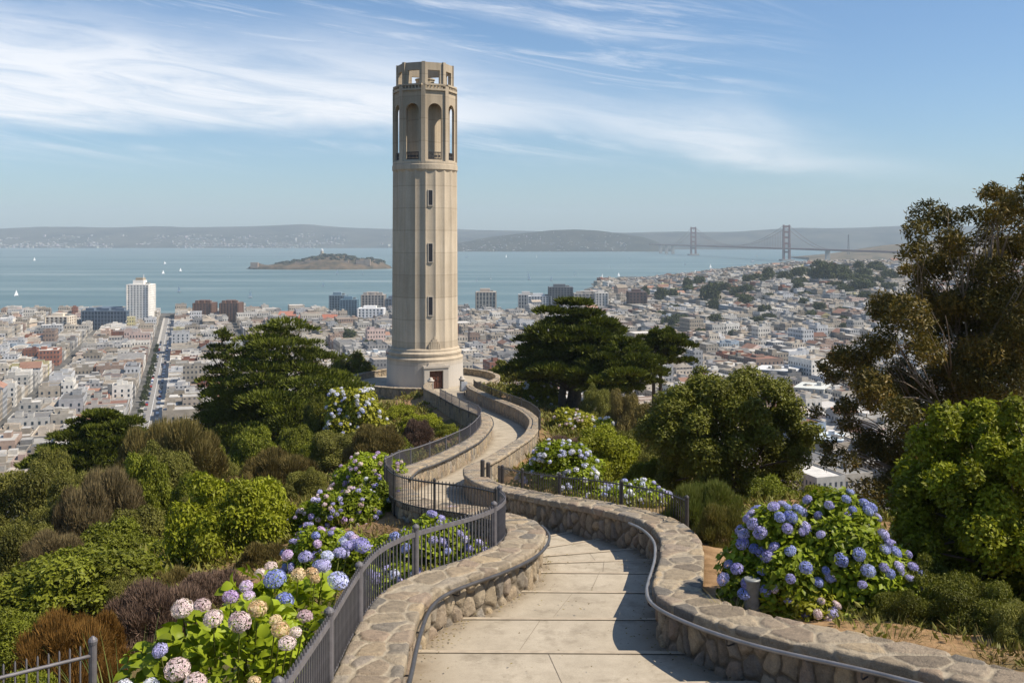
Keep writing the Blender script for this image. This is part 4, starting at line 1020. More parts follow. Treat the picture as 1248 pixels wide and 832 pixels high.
def hut_geo(b, r):
    w = r.uniform(1.4, 2.6); l = r.uniform(1.6, 3.2); hh = r.uniform(2.0, 3.0); ox = r.uniform(-.5, .5) * max(0, b['w'] - 2 * w - 1.5); oy = r.uniform(-.5, .5) * max(0, b['l'] - 2 * l - 1.5); z = b['h'] + .1
    V = [(ox + sx * w, oy + sy * l, z + k * hh) for k in (0, 1) for sx, sy in ((-1, -1), (1, -1), (1, 1), (-1, 1))]
    Q = [(0, 1, 5, 4), (1, 2, 6, 5), (2, 3, 7, 6), (3, 0, 4, 7), (4, 5, 6, 7)]
    return V, Q, [[(0, 0)] * 4] * 5, [0] * 5, [b['wc'] * .95] * 4 + [b['rc']]
def geo_mesh(name, geos):
    V = []; Q = []; U = []; Wn = []; C = []
    for v, q, u, wn, c in geos:
        k = len(V); V += v; Q += [tuple(i + k for i in f) for f in q]; U += u; Wn += wn; C += [(*x, 1) for x in c]
    return mesh_np(name, np.array(V), np.array(Q), {'win': Wn}, uv=np.array(U), cols=np.array(C), mats=[M['city']])

# the 300 that show largest become houses of their own, the others are the mass of the town
VIS = [[(-30, 388), (-30, 600), (45, 590), (60, 540), (130, 505), (175, 520), (232, 525), (235, 430), (300, 398), (400, 400), (440, 432), (472, 440), (472, 375), (300, 385)],
       [(562, 376), (562, 446), (606, 448), (640, 420), (640, 395), (690, 366), (760, 410), (838, 408), (842, 455), (900, 452), (940, 480), (985, 530), (990, 560), (1032, 562), (1025, 520), (985, 470), (1010, 410), (1060, 395), (1075, 350), (1110, 330), (985, 318), (900, 345)]]
def inside_poly(x, y, poly):
    c = False; n = len(poly)
    for i in range(n):
        (x0, y0), (x1, y1) = poly[i], poly[i - 1]
        if (y0 > y) != (y1 > y) and x < (x1 - x0) * (y - y0) / (y1 - y0) + x0: c = not c
    return c
for b in BT:
    b['vis'] = any(inside_poly(b['px'], b['py'] + 2, p) for p in VIS)
    b['size'] = (b['w'] * b['h'] * .8 + b['l'] * b['w'] * b['py'] * 0 + b['w'] * b['l'] * (HC - b['z'] - b['h']) / b['y']) / b['y'] ** 2 if b['vis'] else 0
BT.sort(key=lambda b: -b['size'])
lead = [b for b in BT if b['size'] > 0][:295]; rest = BT[len(lead):]
SIZEW = lambda b: 'low' if b['h'] < 8 else ('three-storey' if b['h'] < 11 else ('four-storey' if b['h'] < 14.5 else 'tall'))
def place_words(b):
    px, d = b['px'], b['y']
    if px < 60: w = 'at far left'
    elif px < 125: w = 'left of straight street'
    elif px < 178: w = 'along street left side'
    elif px < 245: w = 'along street right side'
    elif px < 330: w = 'behind left cypress'
    elif px < 475: w = 'left of concrete tower'
    elif px < 645: w = 'right of concrete tower'
    elif px < 800: w = 'beyond right cypress'
    elif px < 900: w = 'above round oak'
    elif px < 980: w = 'between oak and eucalyptus'
    else: w = 'beside tall eucalyptus'
    return w
from collections import defaultdict
byl = defaultdict(list)
for b in lead: byl[(SIZEW(b), b['wn'], b['rn'], b['kind'], place_words(b))].append(b)
ORD = ['nearest', 'second nearest', 'third nearest', 'fourth nearest', 'fifth nearest', 'sixth nearest', 'seventh nearest', 'eighth nearest', 'ninth nearest', 'tenth nearest']
for k, bs in byl.items():
    bs.sort(key=lambda b: b['y'])
    for i, b in enumerate(bs):
        pre = '' if len(bs) == 1 else (ORD[i] if i < 10 else 'far') + ' '
        b['label'] = f"{pre}{k[0]} {k[1].replace(' ', '-')} house with {k[2].replace(' ', '-')} {'pitched' if k[3] == 'gable' else 'flat'} roof {k[4]}"
win_me = MB().box((0, 0, 0), (1.15, 0.16, 1.7)).mesh('window', M['glass_dark'])
rr = random.Random(12)
for n, b in enumerate(lead):
    wl, rf = house_geo(b); big = n < 70
    if big: wl = (wl[0], wl[1], wl[2], [0] * 4, wl[4])
    o = link('town_house', geo_mesh('town_house', [wl])); o.location = (b['x'], b['y'], b['z']); o.rotation_euler.z = TH
    tag(o, b['label'], 'house', 'houses of the town below')
    link('roof', geo_mesh('roof', [rf]), o)
    if b['kind'] == 'flat':
        for q in range(1 if n > 120 else rr.choice([1, 2, 2, 3])): link('roof_hut', geo_mesh('roof_hut', [hut_geo(b, rr)]), o)
    if big:
        st = int(b['h'] // 3.1)
        for side, ln, fx in ((0, b['w'], 1), (1, b['l'], 1), (2, b['l'], -1)):
            k = max(1, int(ln // 3.3))
            for s_ in range(st):
                for i in range(k):
                    t = -ln / 2 + ln * (i + .5) / k; zz = 0.9 + s_ * 3.1
                    wv = link('window', win_me, o)
                    if side == 0: wv.location = (t, -b['l'] / 2, zz)
                    else: wv.location = (fx * b['w'] / 2, t, zz); wv.rotation_euler.z = math.pi / 2
def mass(bs):
    V = []; Q = []; U = []; Wn = []; C = []; k = 0
    for b in bs:
        wl, rf = house_geo(b); gs = [wl, rf]
        if b['kind'] == 'flat' and rr.random() < .8: gs.append(hut_geo(b, rr))
        for v, q, u, wn, c in gs:
            v = np.array(v); x = v[:, 0] * CT - v[:, 1] * ST + b['x']; y = v[:, 0] * ST + v[:, 1] * CT + b['y']
            V.append(np.stack([x, y, v[:, 2] + b['z']], 1)); Q.append(np.array(q) + k); k += len(v); U.append(np.array(u, float)); Wn += wn; C.append(np.array(c))
    Cc = np.vstack(C); me = mesh_np('town_houses', np.vstack(V), np.vstack(Q), {'win': Wn}, uv=np.vstack(U), cols=np.c_[Cc, np.ones(len(Cc))], mats=[M['city']])
    o = link('town_houses', me); tag(o, 'dense mass of small pale flat-roofed houses filling the town below', 'houses', kind='stuff')
mass(rest)

# ---------------------------------------------------------------- landmark blocks
def slab_block(name, label, px0, px1, pyt, pyb, depth, wall, glass, floors, bays, pier=.45, slab=.9, group=None, rz=0.0, roofbox=True, cat='apartment block', side_bays=None, crown=None):
    zg = 8.0; d = (HC - zg) * F / (pyb - HY); w = (px1 - px0) * d / F; h = HC - (pyt - HY) * d / F - zg; x = ((px0 + px1) / 2 - 624) * d / F; dep = depth
    z0 = float(town_z(x, d)); h += zg - z0
    o = empty(name, (x, d + dep / 2, z0), label, cat, group, rz)
    gm = mat_plain('block_glass', glass, 0.2, var=.25, scale=.15, spec=.5); wm = mat_plain('block_wall', wall, 0.8, var=.1, scale=.2)
    MB().box((0, 0, -3), (w - 1.0, dep - 1.0, h + 2.6)).build('glazing', gm, o)
    fh = h / floors
    fr = MB()
    for i in range(floors + 1): fr.box((0, 0, i * fh - slab / 2 - (0.3 if i else 2)), (w, dep, slab + (1.7 if i == 0 else 0)))
    fr.build('floor_bands', wm, o)
    pw = w / bays; pm = MB()
    for i in range(bays + 1):
        for s_ in (-1, 1): pm.box((-w / 2 + i * pw, s_ * (dep / 2 - .2), -2), (pw * pier, .7, h + 2.1))
    sb = side_bays or max(2, int(dep / pw)); ps = dep / sb
    for i in range(sb + 1):
        for s_ in (-1, 1): pm.box((s_ * (w / 2 - .2), -dep / 2 + i * ps, -2), (.7, ps * pier, h + 2.1))
    pm.build('piers', wm, o)
    if roofbox:
        r = MB(); r.box((-w * .05, 0, h + .15), (w * .5, dep * .5, h * .055 + 2)); r.build('plant_room', wm, o)
        r = MB(); r.box((w * .3, dep * .1, h + .15), (w * .15, dep * .25, 2.2)); r.build('roof_vent', M['galv'], o)
    if crown:
        for i in range(crown):
            MB().box((-w / 2 + w * (i + .5) / crown, -dep * .3, h + .15), (w / crown * .55, dep * .25, 3.2)).build('roof_turret', wm, o)
    return o, w, dep, h
o, w, dep, h = slab_block('apartment_tower', 'tall white apartment tower standing alone by the left waterfront', 154.5, 181, 347, 401, 22, (.80, .76, .69), (.22, .22, .23), 19, 7, .5, 1.3, side_bays=5)
MB().box((-w * .02, 0, h + 3), (w * .34, 9, 5)).build('plant_room', M['tower'], o); MB().tube([(w * .12, 0, h), (w * .12, 0, h + 12)], .5, 6).build('mast', M['white'], o)
slab_block('office_block', 'long dark blue glass office block left of the white tower', 99, 154, 379, 402, 40, (.11, .15, .20), (.05, .08, .12), 5, 14, .2, 1.2, cat='office block', crown=3)
slab_block('apartment_block', 'beige and brown mid-rise block on the far left waterfront', 55, 82, 386, 409, 22, (.66, .58, .47), (.16, .10, .07), 7, 5, .42, .9)
for px, lab in ((235.5, 'left one of the twin brown brick towers'), (268, 'right one of the twin brown brick towers')):
    slab_block('brick_tower', lab + ' on the waterfront', px, px + 22, 369.5, 392, 24, (.15, .085, .062), (.035, .04, .055), 9, 6, .55, 1.3, group='twin brown towers', cat='apartment tower', crown=3)
slab_block('glass_block', 'blue glass block, rear taller half of the pair left of the tower', 401, 421, 360, 390, 20, (.20, .27, .32), (.07, .12, .16), 10, 6, .15, .5, cat='office block')
slab_block('glass_block', 'blue glass block, front lower half of the pair left of the tower', 414, 435, 365, 392, 16, (.16, .25, .31), (.07, .13, .18), 10, 6, .12, .4, cat='office block')
slab_block('apartment_block', 'grey tan apartment block directly left of the concrete tower', 440.5, 468, 359.5, 388, 18, (.42, .37, .32), (.10, .10, .11), 9, 7, .45, .9, crown=3)
slab_block('white_block', 'low white block in front of the grey tan apartments', 436, 467, 376, 393, 20, (.78, .76, .73), (.15, .17, .19), 5, 7, .5, 1.2)
slab_block('office_block', 'small dark blue block touching the tower shaft on its left', 470, 484, 364, 388, 20, (.15, .18, .22), (.06, .08, .1), 6, 4, .3, .9, cat='office block')
slab_block('apartment_block', 'tan block with a white end wall right of the tower', 580, 604, 356, 376, 26, (.46, .39, .32), (.12, .11, .11), 8, 6, .4, 1.0)
slab_block('apartment_block', 'pale grey striped slab left of the dark grey slab', 644, 672, 361, 380, 20, (.58, .58, .57), (.10, .13, .16), 8, 8, .4, .8)
slab_block('apartment_block', 'low pale slab behind the striped one', 632, 652, 359, 378, 20, (.52, .5, .47), (.12, .13, .15), 7, 6, .4, .9)
slab_block('office_block', 'dark grey tall slab behind the flat-topped cypress', 669, 698, 350, 380, 24, (.13, .14, .15), (.05, .06, .075), 11, 8, .35, .8, cat='office block')
slab_block('terraced_block', 'wide terraced tan block right of the dark grey slab', 700, 741, 358, 381, 26, (.38, .35, .31), (.09, .10, .11), 7, 9, .3, 1.2, crown=4)
slab_block('apartment_block', 'narrow white block at the end of the terraced one', 726, 741, 357, 382, 14, (.66, .62, .56), (.2, .2, .2), 7, 4, .5, .9)
slab_block('brown_block', 'dark brown block at the foot of the wooded shore', 767, 788, 356, 384, 26, (.13, .085, .075), (.05, .045, .05), 6, 5, .5, 1.4)
def long_roof(px0, px1, pyt, pyb, col, label):
    d = (HC - 8) * F / (pyb - HY); w = (px1 - px0) * d / F; h = HC - (pyt - HY) * d / F - 8; x = ((px0 + px1) / 2 - 624) * d / F
    o = empty('warehouse', (x, d, 8), label, 'warehouse', 'long roofs on the waterfront'); wm = mat_plain('warehouse_wall', (.55, .45, .36), .8)
    MB().box((0, 0, -1), (w, 26, h - 3)).build('wall', wm, o); rm = mat_plain('warehouse_roof', col, .8)
    MB().add([(-w / 2 - 1, -14, h - 4), (w / 2 + 1, -14, h - 4), (w / 2 + 1, 14, h - 4), (-w / 2 - 1, 14, h - 4), (-w / 2 - 1, 0, h + 1), (w / 2 + 1, 0, h + 1)], [(0, 1, 5, 4), (2, 3, 4, 5), (1, 2, 5), (3, 0, 4), (3, 2, 1, 0)]).build('roof', rm, o)
long_roof(366, 410, 384, 394, (.33, .12, .075), 'long red-roofed warehouse left of the blue glass blocks')
long_roof(342, 362, 380, 391, (.36, .15, .10), 'short red-roofed warehouse at the waterline behind the cypress')
long_roof(-5, 40, 389, 399, (.55, .50, .42), 'long pale pier shed at the far left waterline')
def near_block(px0, px1, pyt, d, dep, h, wall, roof, label, floors, rz=TH):
    x = ((px0 + px1) / 2 - 624) * d / F; w = (px1 - px0) * d / F; zt = HC - (pyt - HY) * d / F
    o = empty('town_building', (x, d + dep / 2, zt - h), label, 'building', None, rz); wm = mat_plain('wall_paint', wall, .8, var=.08); rm = mat_plain('roof_paint', roof, .7, var=.08)
    MB().box((0, 0, -12), (w, dep, h + 12)).build('wall', wm, o); MB().box((0, 0, h), (w + .8, dep + .8, .4)).build('roof', rm, o)
    MB().box((w * .2, dep * .1, h + .4), (3, 3.5, 2.4)).build('roof_hut', wm, o); MB().box((-w * .2, -dep * .1, h + .4), (1.6, 1.6, 1.2)).build('roof_vent', M['galv'], o)
    k = max(2, int(w // 3.2))
    for f in range(floors):
        for i in range(k):
            wv = link('window', win_me, o); wv.location = (-w / 2 + w * (i + .5) / k, -dep / 2, h - 2.6 - 3.2 * f)
        for i in range(max(2, int(dep // 3.2))):
            kk = max(2, int(dep // 3.2)); wv = link('window', win_me, o); wv.location = (-w / 2, -dep / 2 + dep * (i + .5) / kk, h - 2.6 - 3.2 * f); wv.rotation_euler.z = math.pi / 2
near_block(988, 1034, 536, 480, 18, 12, (.62, .62, .62), (.55, .62, .66), 'white house with pale blue flat roof below the oak', 2, -.35)
near_block(980, 1016, 474, 640, 26, 12, (.42, .42, .39), (.56, .57, .52), 'grey block with greenish flat roof beside the eucalyptus', 3, -.5)
near_block(965, 990, 506, 545, 20, 13, (.66, .52, .44), (.50, .40, .34), 'pinkish house gable half hidden by the oak', 3, -.4)
near_block(930, 978, 452, 730, 26, 12, (.20, .22, .26), (.60, .60, .58), 'dark blue-grey slab with a pale roof above the oak', 4, -.45)

# ---------------------------------------------------------------- the long straight street with kerbs, cars
def long_street():
    bs = np.linspace(560, 1430, 60); rows = []
    def strip(name, a0, a1, dz, mat):
        mb = MB(); vs = []
        for b in bs:
            for a in (a0, a1): x, y = g2w(a, b); vs.append((x, y, float(town_z(x, y)) + dz))
        mb.add(vs, [(2 * i, 2 * i + 1, 2 * i + 3, 2 * i + 2) for i in range(len(bs) - 1)]); o = mb.build(name, mat); tag(o, kind='structure')
    strip('street', SA - 4.6, SA + 4.6, 0.02, mat_plain('street_asphalt', (.24, .23, .215), .9, scale=.3)); pv = mat_plain('pavement_concrete', (.42, .40, .36), .9, scale=.4)
    strip('pavement', SA - 7.2, SA - 4.6, 0.15, pv); strip('pavement', SA + 4.6, SA + 7.2, 0.15, pv); strip('lane_marking', SA - .12, SA + .12, 0.026, M['white'])
    cols = [('white', (.75, .75, .75)), ('black', (.03, .03, .03)), ('silver', (.45, .46, .48)), ('dark blue', (.04, .07, .16)), ('red', (.35, .04, .03)), ('grey', (.2, .2, .21))]
    def car_mesh(c):
        mb = MB(); pr = [(-2.2, .35), (-2.25, .75), (-1.5, .92), (-.9, 1.42), (.7, 1.45), (1.4, .95), (2.2, .8), (2.25, .35)]
        vs = [(s * .88, y, z) for s in (-1, 1) for y, z in pr]; n = len(pr); mb.add(vs, [tuple(range(n)), tuple(range(2 * n - 1, n - 1, -1))] + [(i, n + i, n + (i + 1) % n, (i + 1) % n) for i in range(n)])
        for sx in (-.8, .8):
            for sy in (-1.4, 1.4): mb.tube([(sx - .1, sy, .32), (sx + .1, sy, .32)], .32, 10)
        return mb.mesh('parked_car', mat_plain('car_paint', c, .3, .3, .05))
    ms = [(n, car_mesh(c)) for n, c in cols]; r = random.Random(5); cnt = defaultdict(int)
    for side in (-1, 1):
        b = 610
        while b < 1100:
            b += r.uniform(6, 24); nm, me = r.choice(ms); cnt[(side, nm)] += 1
            x, y = g2w(SA + side * 3.7, b); o = link('parked_car', me); o.location = (x, y, float(town_z(x, y)) + .03); o.rotation_euler.z = TH
            k = cnt[(side, nm)]; w = ['first', 'second', 'third', 'fourth', 'fifth', 'sixth', 'seventh', 'eighth', 'ninth', 'tenth', 'eleventh', 'twelfth', 'thirteenth', 'fourteenth'][min(k - 1, 13)]
            tag(o, f"{nm} car, {w} {nm} one up the {'left' if side < 0 else 'right'} kerb of the straight street", 'car', 'cars parked along the straight street')
long_street()

# ---------------------------------------------------------------- the hazy air over the bay
def haze():
    mb = MB(); mb.box((0, 7000, -2.2), (21000, 16500, 520)); m = bpy.data.materials.new('haze'); m.use_nodes = True; nt = m.node_tree; nt.nodes.clear()
    out = nt.nodes.new('ShaderNodeOutputMaterial'); v = nt.nodes.new('ShaderNodeVolumePrincipled')
    v.inputs['Color'].default_value = (.76, .90, 1.0, 1); v.inputs['Density'].default_value = 0.00008; v.inputs['Anisotropy'].default_value = 0.0
    nt.links.new(v.outputs[0], out.inputs['Volume'])
    o = mb.build('haze', m); tag(o, 'pale blue haze hanging over the bay and the far shores', 'haze', kind='stuff')
haze()

# street trees along the left kerb of the straight street
# ---------------------------------------------------------------- foliage
LEAF_T = (np.array([(0, 0, 0), (-.5, .45, .06), (0, 1, 0), (.5, .45, .06)], float), np.array([(0, 3, 2, 1)]))
def leaf_frames(nrm, rng, spread):
    """random frames whose z axis leans to nrm"""
    n = nrm + rng.normal(0, spread, nrm.shape); n /= np.linalg.norm(n, axis=1, keepdims=True)
    t = rng.normal(0, 1, nrm.shape); t -= n * (t * n).sum(1, keepdims=True); t /= np.linalg.norm(t, axis=1, keepdims=True)
    return np.cross(t, n), t, n
def scatter(name, tmpl, pos, fr, scale, rnd, mat):
    """one mesh of many copies of a small template; fr = (x, y, z) axes; scale (n,3)"""
    tv, tf = tmpl; n = len(pos); X, Y, Z = fr
    s = scale if np.ndim(scale) == 2 else np.repeat(np.asarray(scale)[:, None], 3, 1)
    V = pos[:, None] + X[:, None] * (tv[None, :, 0:1] * s[:, None, 0:1]) + Y[:, None] * (tv[None, :, 1:2] * s[:, None, 1:2]) + Z[:, None] * (tv[None, :, 2:3] * s[:, None, 2:3])
    k = len(tv); Q = (tf[None] + (np.arange(n) * k)[:, None, None]).reshape(-1, tf.shape[1])
    return mesh_np(name, V.reshape(-1, 3), Q, {'rnd': np.repeat(rnd, len(tf))}, mats=[mat])
def clump_leaves(clumps, n, size, rng, spread=.7, up=.25, aspect=.5, low=-.5, shell=.22, outward=1.0, tip=0.0):
    """points and frames of leaves over ellipsoid clumps (m,6): centre and radii"""
    C = np.asarray(clumps, float); w = (C[:, 3] * C[:, 4] + C[:, 3] * C[:, 5] + C[:, 4] * C[:, 5]); w /= w.sum()
    k = rng.choice(len(C), n, p=w); d = rng.normal(0, 1, (n, 3)); d /= np.linalg.norm(d, axis=1, keepdims=True)
    flip = d[:, 2] < low; d[flip, 2] *= -1
    r = 1 - np.abs(rng.normal(0, shell, n)); r = np.clip(r, .15, 1.12)
    lump = 1 + .16 * np.sin(d[:, 0] * 5 + k * 1.7) * np.sin(d[:, 1] * 5 + k) * np.cos(d[:, 2] * 4 + k)
    p = C[k, :3] + d * C[k, 3:] * (r * lump)[:, None]
    nn = d / C[k, 3:]; nn /= np.linalg.norm(nn, axis=1, keepdims=True); nn = nn * outward + np.array([0, 0, up])
    X, Y, Z = leaf_frames(nn, rng, spread)
    if tip:                                                   # leaves point along the growth, not lie flat
        g = d + np.array([0, 0, tip]) + rng.normal(0, .35, d.shape); g /= np.linalg.norm(g, axis=1, keepdims=True); Y = g; X = np.cross(Y, Z); X /= np.maximum(np.linalg.norm(X, axis=1, keepdims=True), 1e-6); Z = np.cross(X, Y)
    s = size * rng.uniform(.65, 1.35, n); cr = rng.random(len(C))
    return p, (X, Y, Z), np.stack([s * aspect, s, s], 1), np.clip(.55 * rng.random(n) + .45 * cr[k], 0, 1)
def dome_clumps(rx, ry, h, k, rng, cr=(.28, .45), base=.12, fill=True):
    """clumps over a dome of half widths rx, ry and height h standing at z = 0"""
    out = []
    for i in range(k):
        f = (i + .5) / k; zz = f ** .8; a = i * 2.39996 + rng.uniform(-.5, .5); q = math.sqrt(max(0, 1 - (zz * .94) ** 2)); c = rng.uniform(*cr)
        out.append((rx * (1 - c * .75) * q * math.cos(a) * rng.uniform(.72, 1.16), ry * (1 - c * .75) * q * math.sin(a) * rng.uniform(.72, 1.16), h * (base + (1 - base - c * .55) * zz * rng.uniform(.82, 1.10)), rx * c, ry * c, h * c * .62))
    if fill: out.append((0, 0, h * .42, rx * .72, ry * .72, h * .45))
    return out

def ball_clumps(rx, ry, h, k, rng, cr=(.14, .26), z0=.10):
    """billowing crown: clumps over an egg standing on z0*h, uneven in reach, flattened, with a loose core"""
    out = []
    for i in range(k):
        zz = 1 - 1.75 * (i + .5) / k; a = i * 2.39996 + rng.uniform(-.6, .6); q = math.sqrt(max(0, 1 - zz * zz)); c = rng.uniform(*cr); f = rng.uniform(.74, 1.06) - c * .55
        out.append((rx * q * f * math.cos(a), ry * q * f * math.sin(a), h * (z0 + (1 - z0) * (.5 + .5 * zz * f)), rx * c, ry * c, h * c * .55))
    return out + [(0, 0, h * .5, rx * .6, ry * .6, h * .36)]
def bush_mesh(name, rx, ry, h, size, mat, seed, dens=1.5, k=16, aspect=.5, spread=.8, up=.55, cr=(.26, .42), shell=.24, tip=0, low=-.5):
    rng = np.random.default_rng(seed); cl = dome_clumps(rx, ry, h, k, rng, cr)
    area = sum(2.6 * (c[3] * c[4] + c[3] * c[5] + c[4] * c[5]) for c in cl); n = int(min(60000, dens * area / (size * size * aspect * .5)))
    p, fr, s, r = clump_leaves(cl, n, size, rng, spread, up, aspect, low, shell, tip=tip); p[:, 2] = np.maximum(p[:, 2], -.25 * h)
    return scatter(name, LEAF_T, p, fr, s, r, M[mat])
def twig_bush_mesh(name, h, n, mat, seed, w=.02, ln=.13, k=22):
    """dry shrub of unit radius: short fine twigs standing out of many small domes"""
    rng = np.random.default_rng(seed); C = np.array(dome_clumps(1, 1, h, k, rng, (.2, .36))); wt = C[:, 3] ** 2; wt /= wt.sum(); c = rng.choice(len(C), n, p=wt)
    dd = rng.normal(0, 1, (n, 3)); dd[:, 2] = np.where(dd[:, 2] < -.3, -dd[:, 2], dd[:, 2]); dd /= np.linalg.norm(dd, axis=1, keepdims=True)
    pos = C[c, :3] + dd * C[c, 3:] * np.clip(1 - np.abs(rng.normal(0, .28, n)), .1, 1.05)[:, None]
    g = dd * .8 + np.array([0, 0, .75]) + rng.normal(0, .4, (n, 3)); g /= np.linalg.norm(g, axis=1, keepdims=True)
    X = np.cross(g, rng.normal(0, 1, (n, 3))); X /= np.linalg.norm(X, axis=1, keepdims=True); Z = np.cross(X, g); L_ = ln * rng.uniform(.5, 1.3, n); cr = rng.random(len(C))
    return scatter(name, LEAF_T, pos, (X, g, Z), np.stack([np.full(n, w), L_, L_ * .3], 1), .6 * rng.random(n) + .4 * cr[c], M[mat])

# prototypes of unit size (half width 1, height 1) shared by the fillers
PROTO = {}
def proto(kind):
    if kind in PROTO: return PROTO[kind]
    mk = {'leafy': lambda: bush_mesh('shrub', 1, 1, 1.0, .055, 'leaf_green', 31, 1.5, 34, cr=(.17, .32)), 'leafy_alt': lambda: bush_mesh('shrub', 1, 1, 1.0, .055, 'leaf_green', 37, 1.5, 24, cr=(.2, .38)),
          'fine': lambda: bush_mesh('shrub', 1, 1, 1.0, .045, 'leaf_olive', 32, 1.25, 40, .38, cr=(.15, .28)), 'fine_alt': lambda: bush_mesh('shrub', 1, 1, 1.0, .045, 'leaf_olive', 38, 1.25, 28, .38, cr=(.18, .34)),
          'twig': lambda: twig_bush_mesh('shrub', 1.0, 30000, 'leaf_dry', 33, .013), 'twig_alt': lambda: twig_bush_mesh('shrub', 1.0, 26000, 'leaf_dry', 34, .016, .11, 30),
          'low': lambda: bush_mesh('shrub', 1, 1, .8, .05, 'leaf_green', 35, 1.4, 34, .5, cr=(.15, .28)),
          'tuft': lambda: twig_bush_mesh('grass', 1.0, 9000, 'grass', 36, .02)}[kind]
    PROTO[kind] = mk(); return PROTO[kind]

def place(px, pt, pb, w, d, z_bottom=None):
    """foot point, half width and height of a plant seen between rows pt and pb, w pixels wide, d metres away"""
    x = (px - 624) * d / F; zt = HC - (pt - HY) * d / F; zb = HC - (pb - HY) * d / F; g = ground(x, d); zb = min(zb, g - .05) if z_bottom is None else z_bottom
    return x, d, zb, w * d / F / 2, zt - zb
cur_rng = random.Random(77)
def shrub(kind, mat, px, pt, pb, w, d, label, cat='shrub', group='shrubs on the hill slopes', name='shrub', deep=.85):
    x, y, z, r, h = place(px, pt, pb, w, d)
    o = link(name, proto(kind)); o.location = (x, y + r * .3, z); o.scale = (r * 1.06, r * deep, h / .98); o.rotation_euler.z = cur_rng.uniform(-.5, .5) + (math.pi if cur_rng.random() < .5 else 0)
    o.material_slots[0].link = 'OBJECT'; o.material_slots[0].material = M[mat]
    return tag(o, label, cat, group)

# ---- flower heads
def head_mesh(name, mat, n, seed, petals=4):
    rng = np.random.default_rng(seed); i = np.arange(n) + .5; zz = 1 - 1.55 * i / n; a = i * 2.39996; q = np.sqrt(1 - zz ** 2)
    nrm = np.stack([q * np.cos(a), q * np.sin(a), zz], 1) + rng.normal(0, .06, (n, 3)); nrm /= np.linalg.norm(nrm, axis=1, keepdims=True)
    pos = nrm * np.array([1, 1, .8]) * (1 + rng.uniform(-.08, .05, (n, 1)))
    fs = 2.0 / math.sqrt(n) * 1.15
    tv = []; tf = []
    for k in range(petals):
        b = k * 2 * math.pi / petals; c, s = math.cos(b), math.sin(b); j = len(tv)
        for u, v, w in ((0.02, 0, 0), (.55, -.42, .12), (1.0, 0, .02), (.55, .42, .12)): tv.append((u * c - v * s, u * s + v * c, w))
        tf.append((j, j + 1, j + 2, j + 3))
    X, Y, Z = leaf_frames(nrm, rng, .18); sc = fs * rng.uniform(.8, 1.15, n)
    m = scatter(name, (np.array(tv), np.array(tf)), pos, (X, Y, Z), sc, np.repeat(rng.random(n), 1), M[mat])
    return m
HEADS = {}
def heads(col, res):
    if (col, res) not in HEADS: HEADS[(col, res)] = [head_mesh('flower_head', col, {'hi': 150, 'mid': 60, 'lo': 18}[res], s) for s in ((1, 2, 3) if res == 'hi' else (4, 5))]
    return HEADS[(col, res)]
def put_heads(parent, pts, nrms, rad, cols, res, rng):
    """each head its own object under the bush"""
    for p, n in zip(pts, nrms):
        c = rng.choice(len(cols)); me = heads(cols[c], res); o = link('flower_head', me[rng.integers(len(me))], parent)
        n = Vector(n) + Vector((0, 0, .5)); o.rotation_euler = n.to_track_quat('Z', 'Y').to_euler(); o.rotation_euler.rotate_axis('Z', rng.uniform(0, 6.28))
        o.location = Vector(p) + Vector(n).normalized() * rad * .3; s = rad * .88 * rng.uniform(.7, 1.22); o.scale = (s * rng.uniform(.9, 1.1), s * rng.uniform(.9, 1.1), s * rng.uniform(.68, .95))
def heads_stuff(parent, pts, nrms, rad, col, rng, label=None):
    """the many small heads of a far bush as one part"""
    n = len(pts); ks = 12; N_ = n * ks; c = np.repeat(pts, ks, 0); d = rng.normal(0, 1, (N_, 3)) + np.repeat(nrms, ks, 0) * .9; d /= np.linalg.norm(d, axis=1, keepdims=True); rr = np.repeat(rad * rng.uniform(.7, 1.25, n), ks)
    X, Y, Z = leaf_frames(d, rng, .2); tm = (np.array([(-.5, -.5, 0), (.5, -.5, 0), (.5, .5, 0), (-.5, .5, 0)], float), np.array([(0, 1, 2, 3)]))
    o = link('flower_heads', scatter('flower_heads', tm, c + d * rr[:, None] * .8, (X, Y, Z), rr * .95, np.repeat(rng.random(n), ks) * .7 + .3 * rng.random(N_), M[col]), parent); o['kind'] = 'stuff'
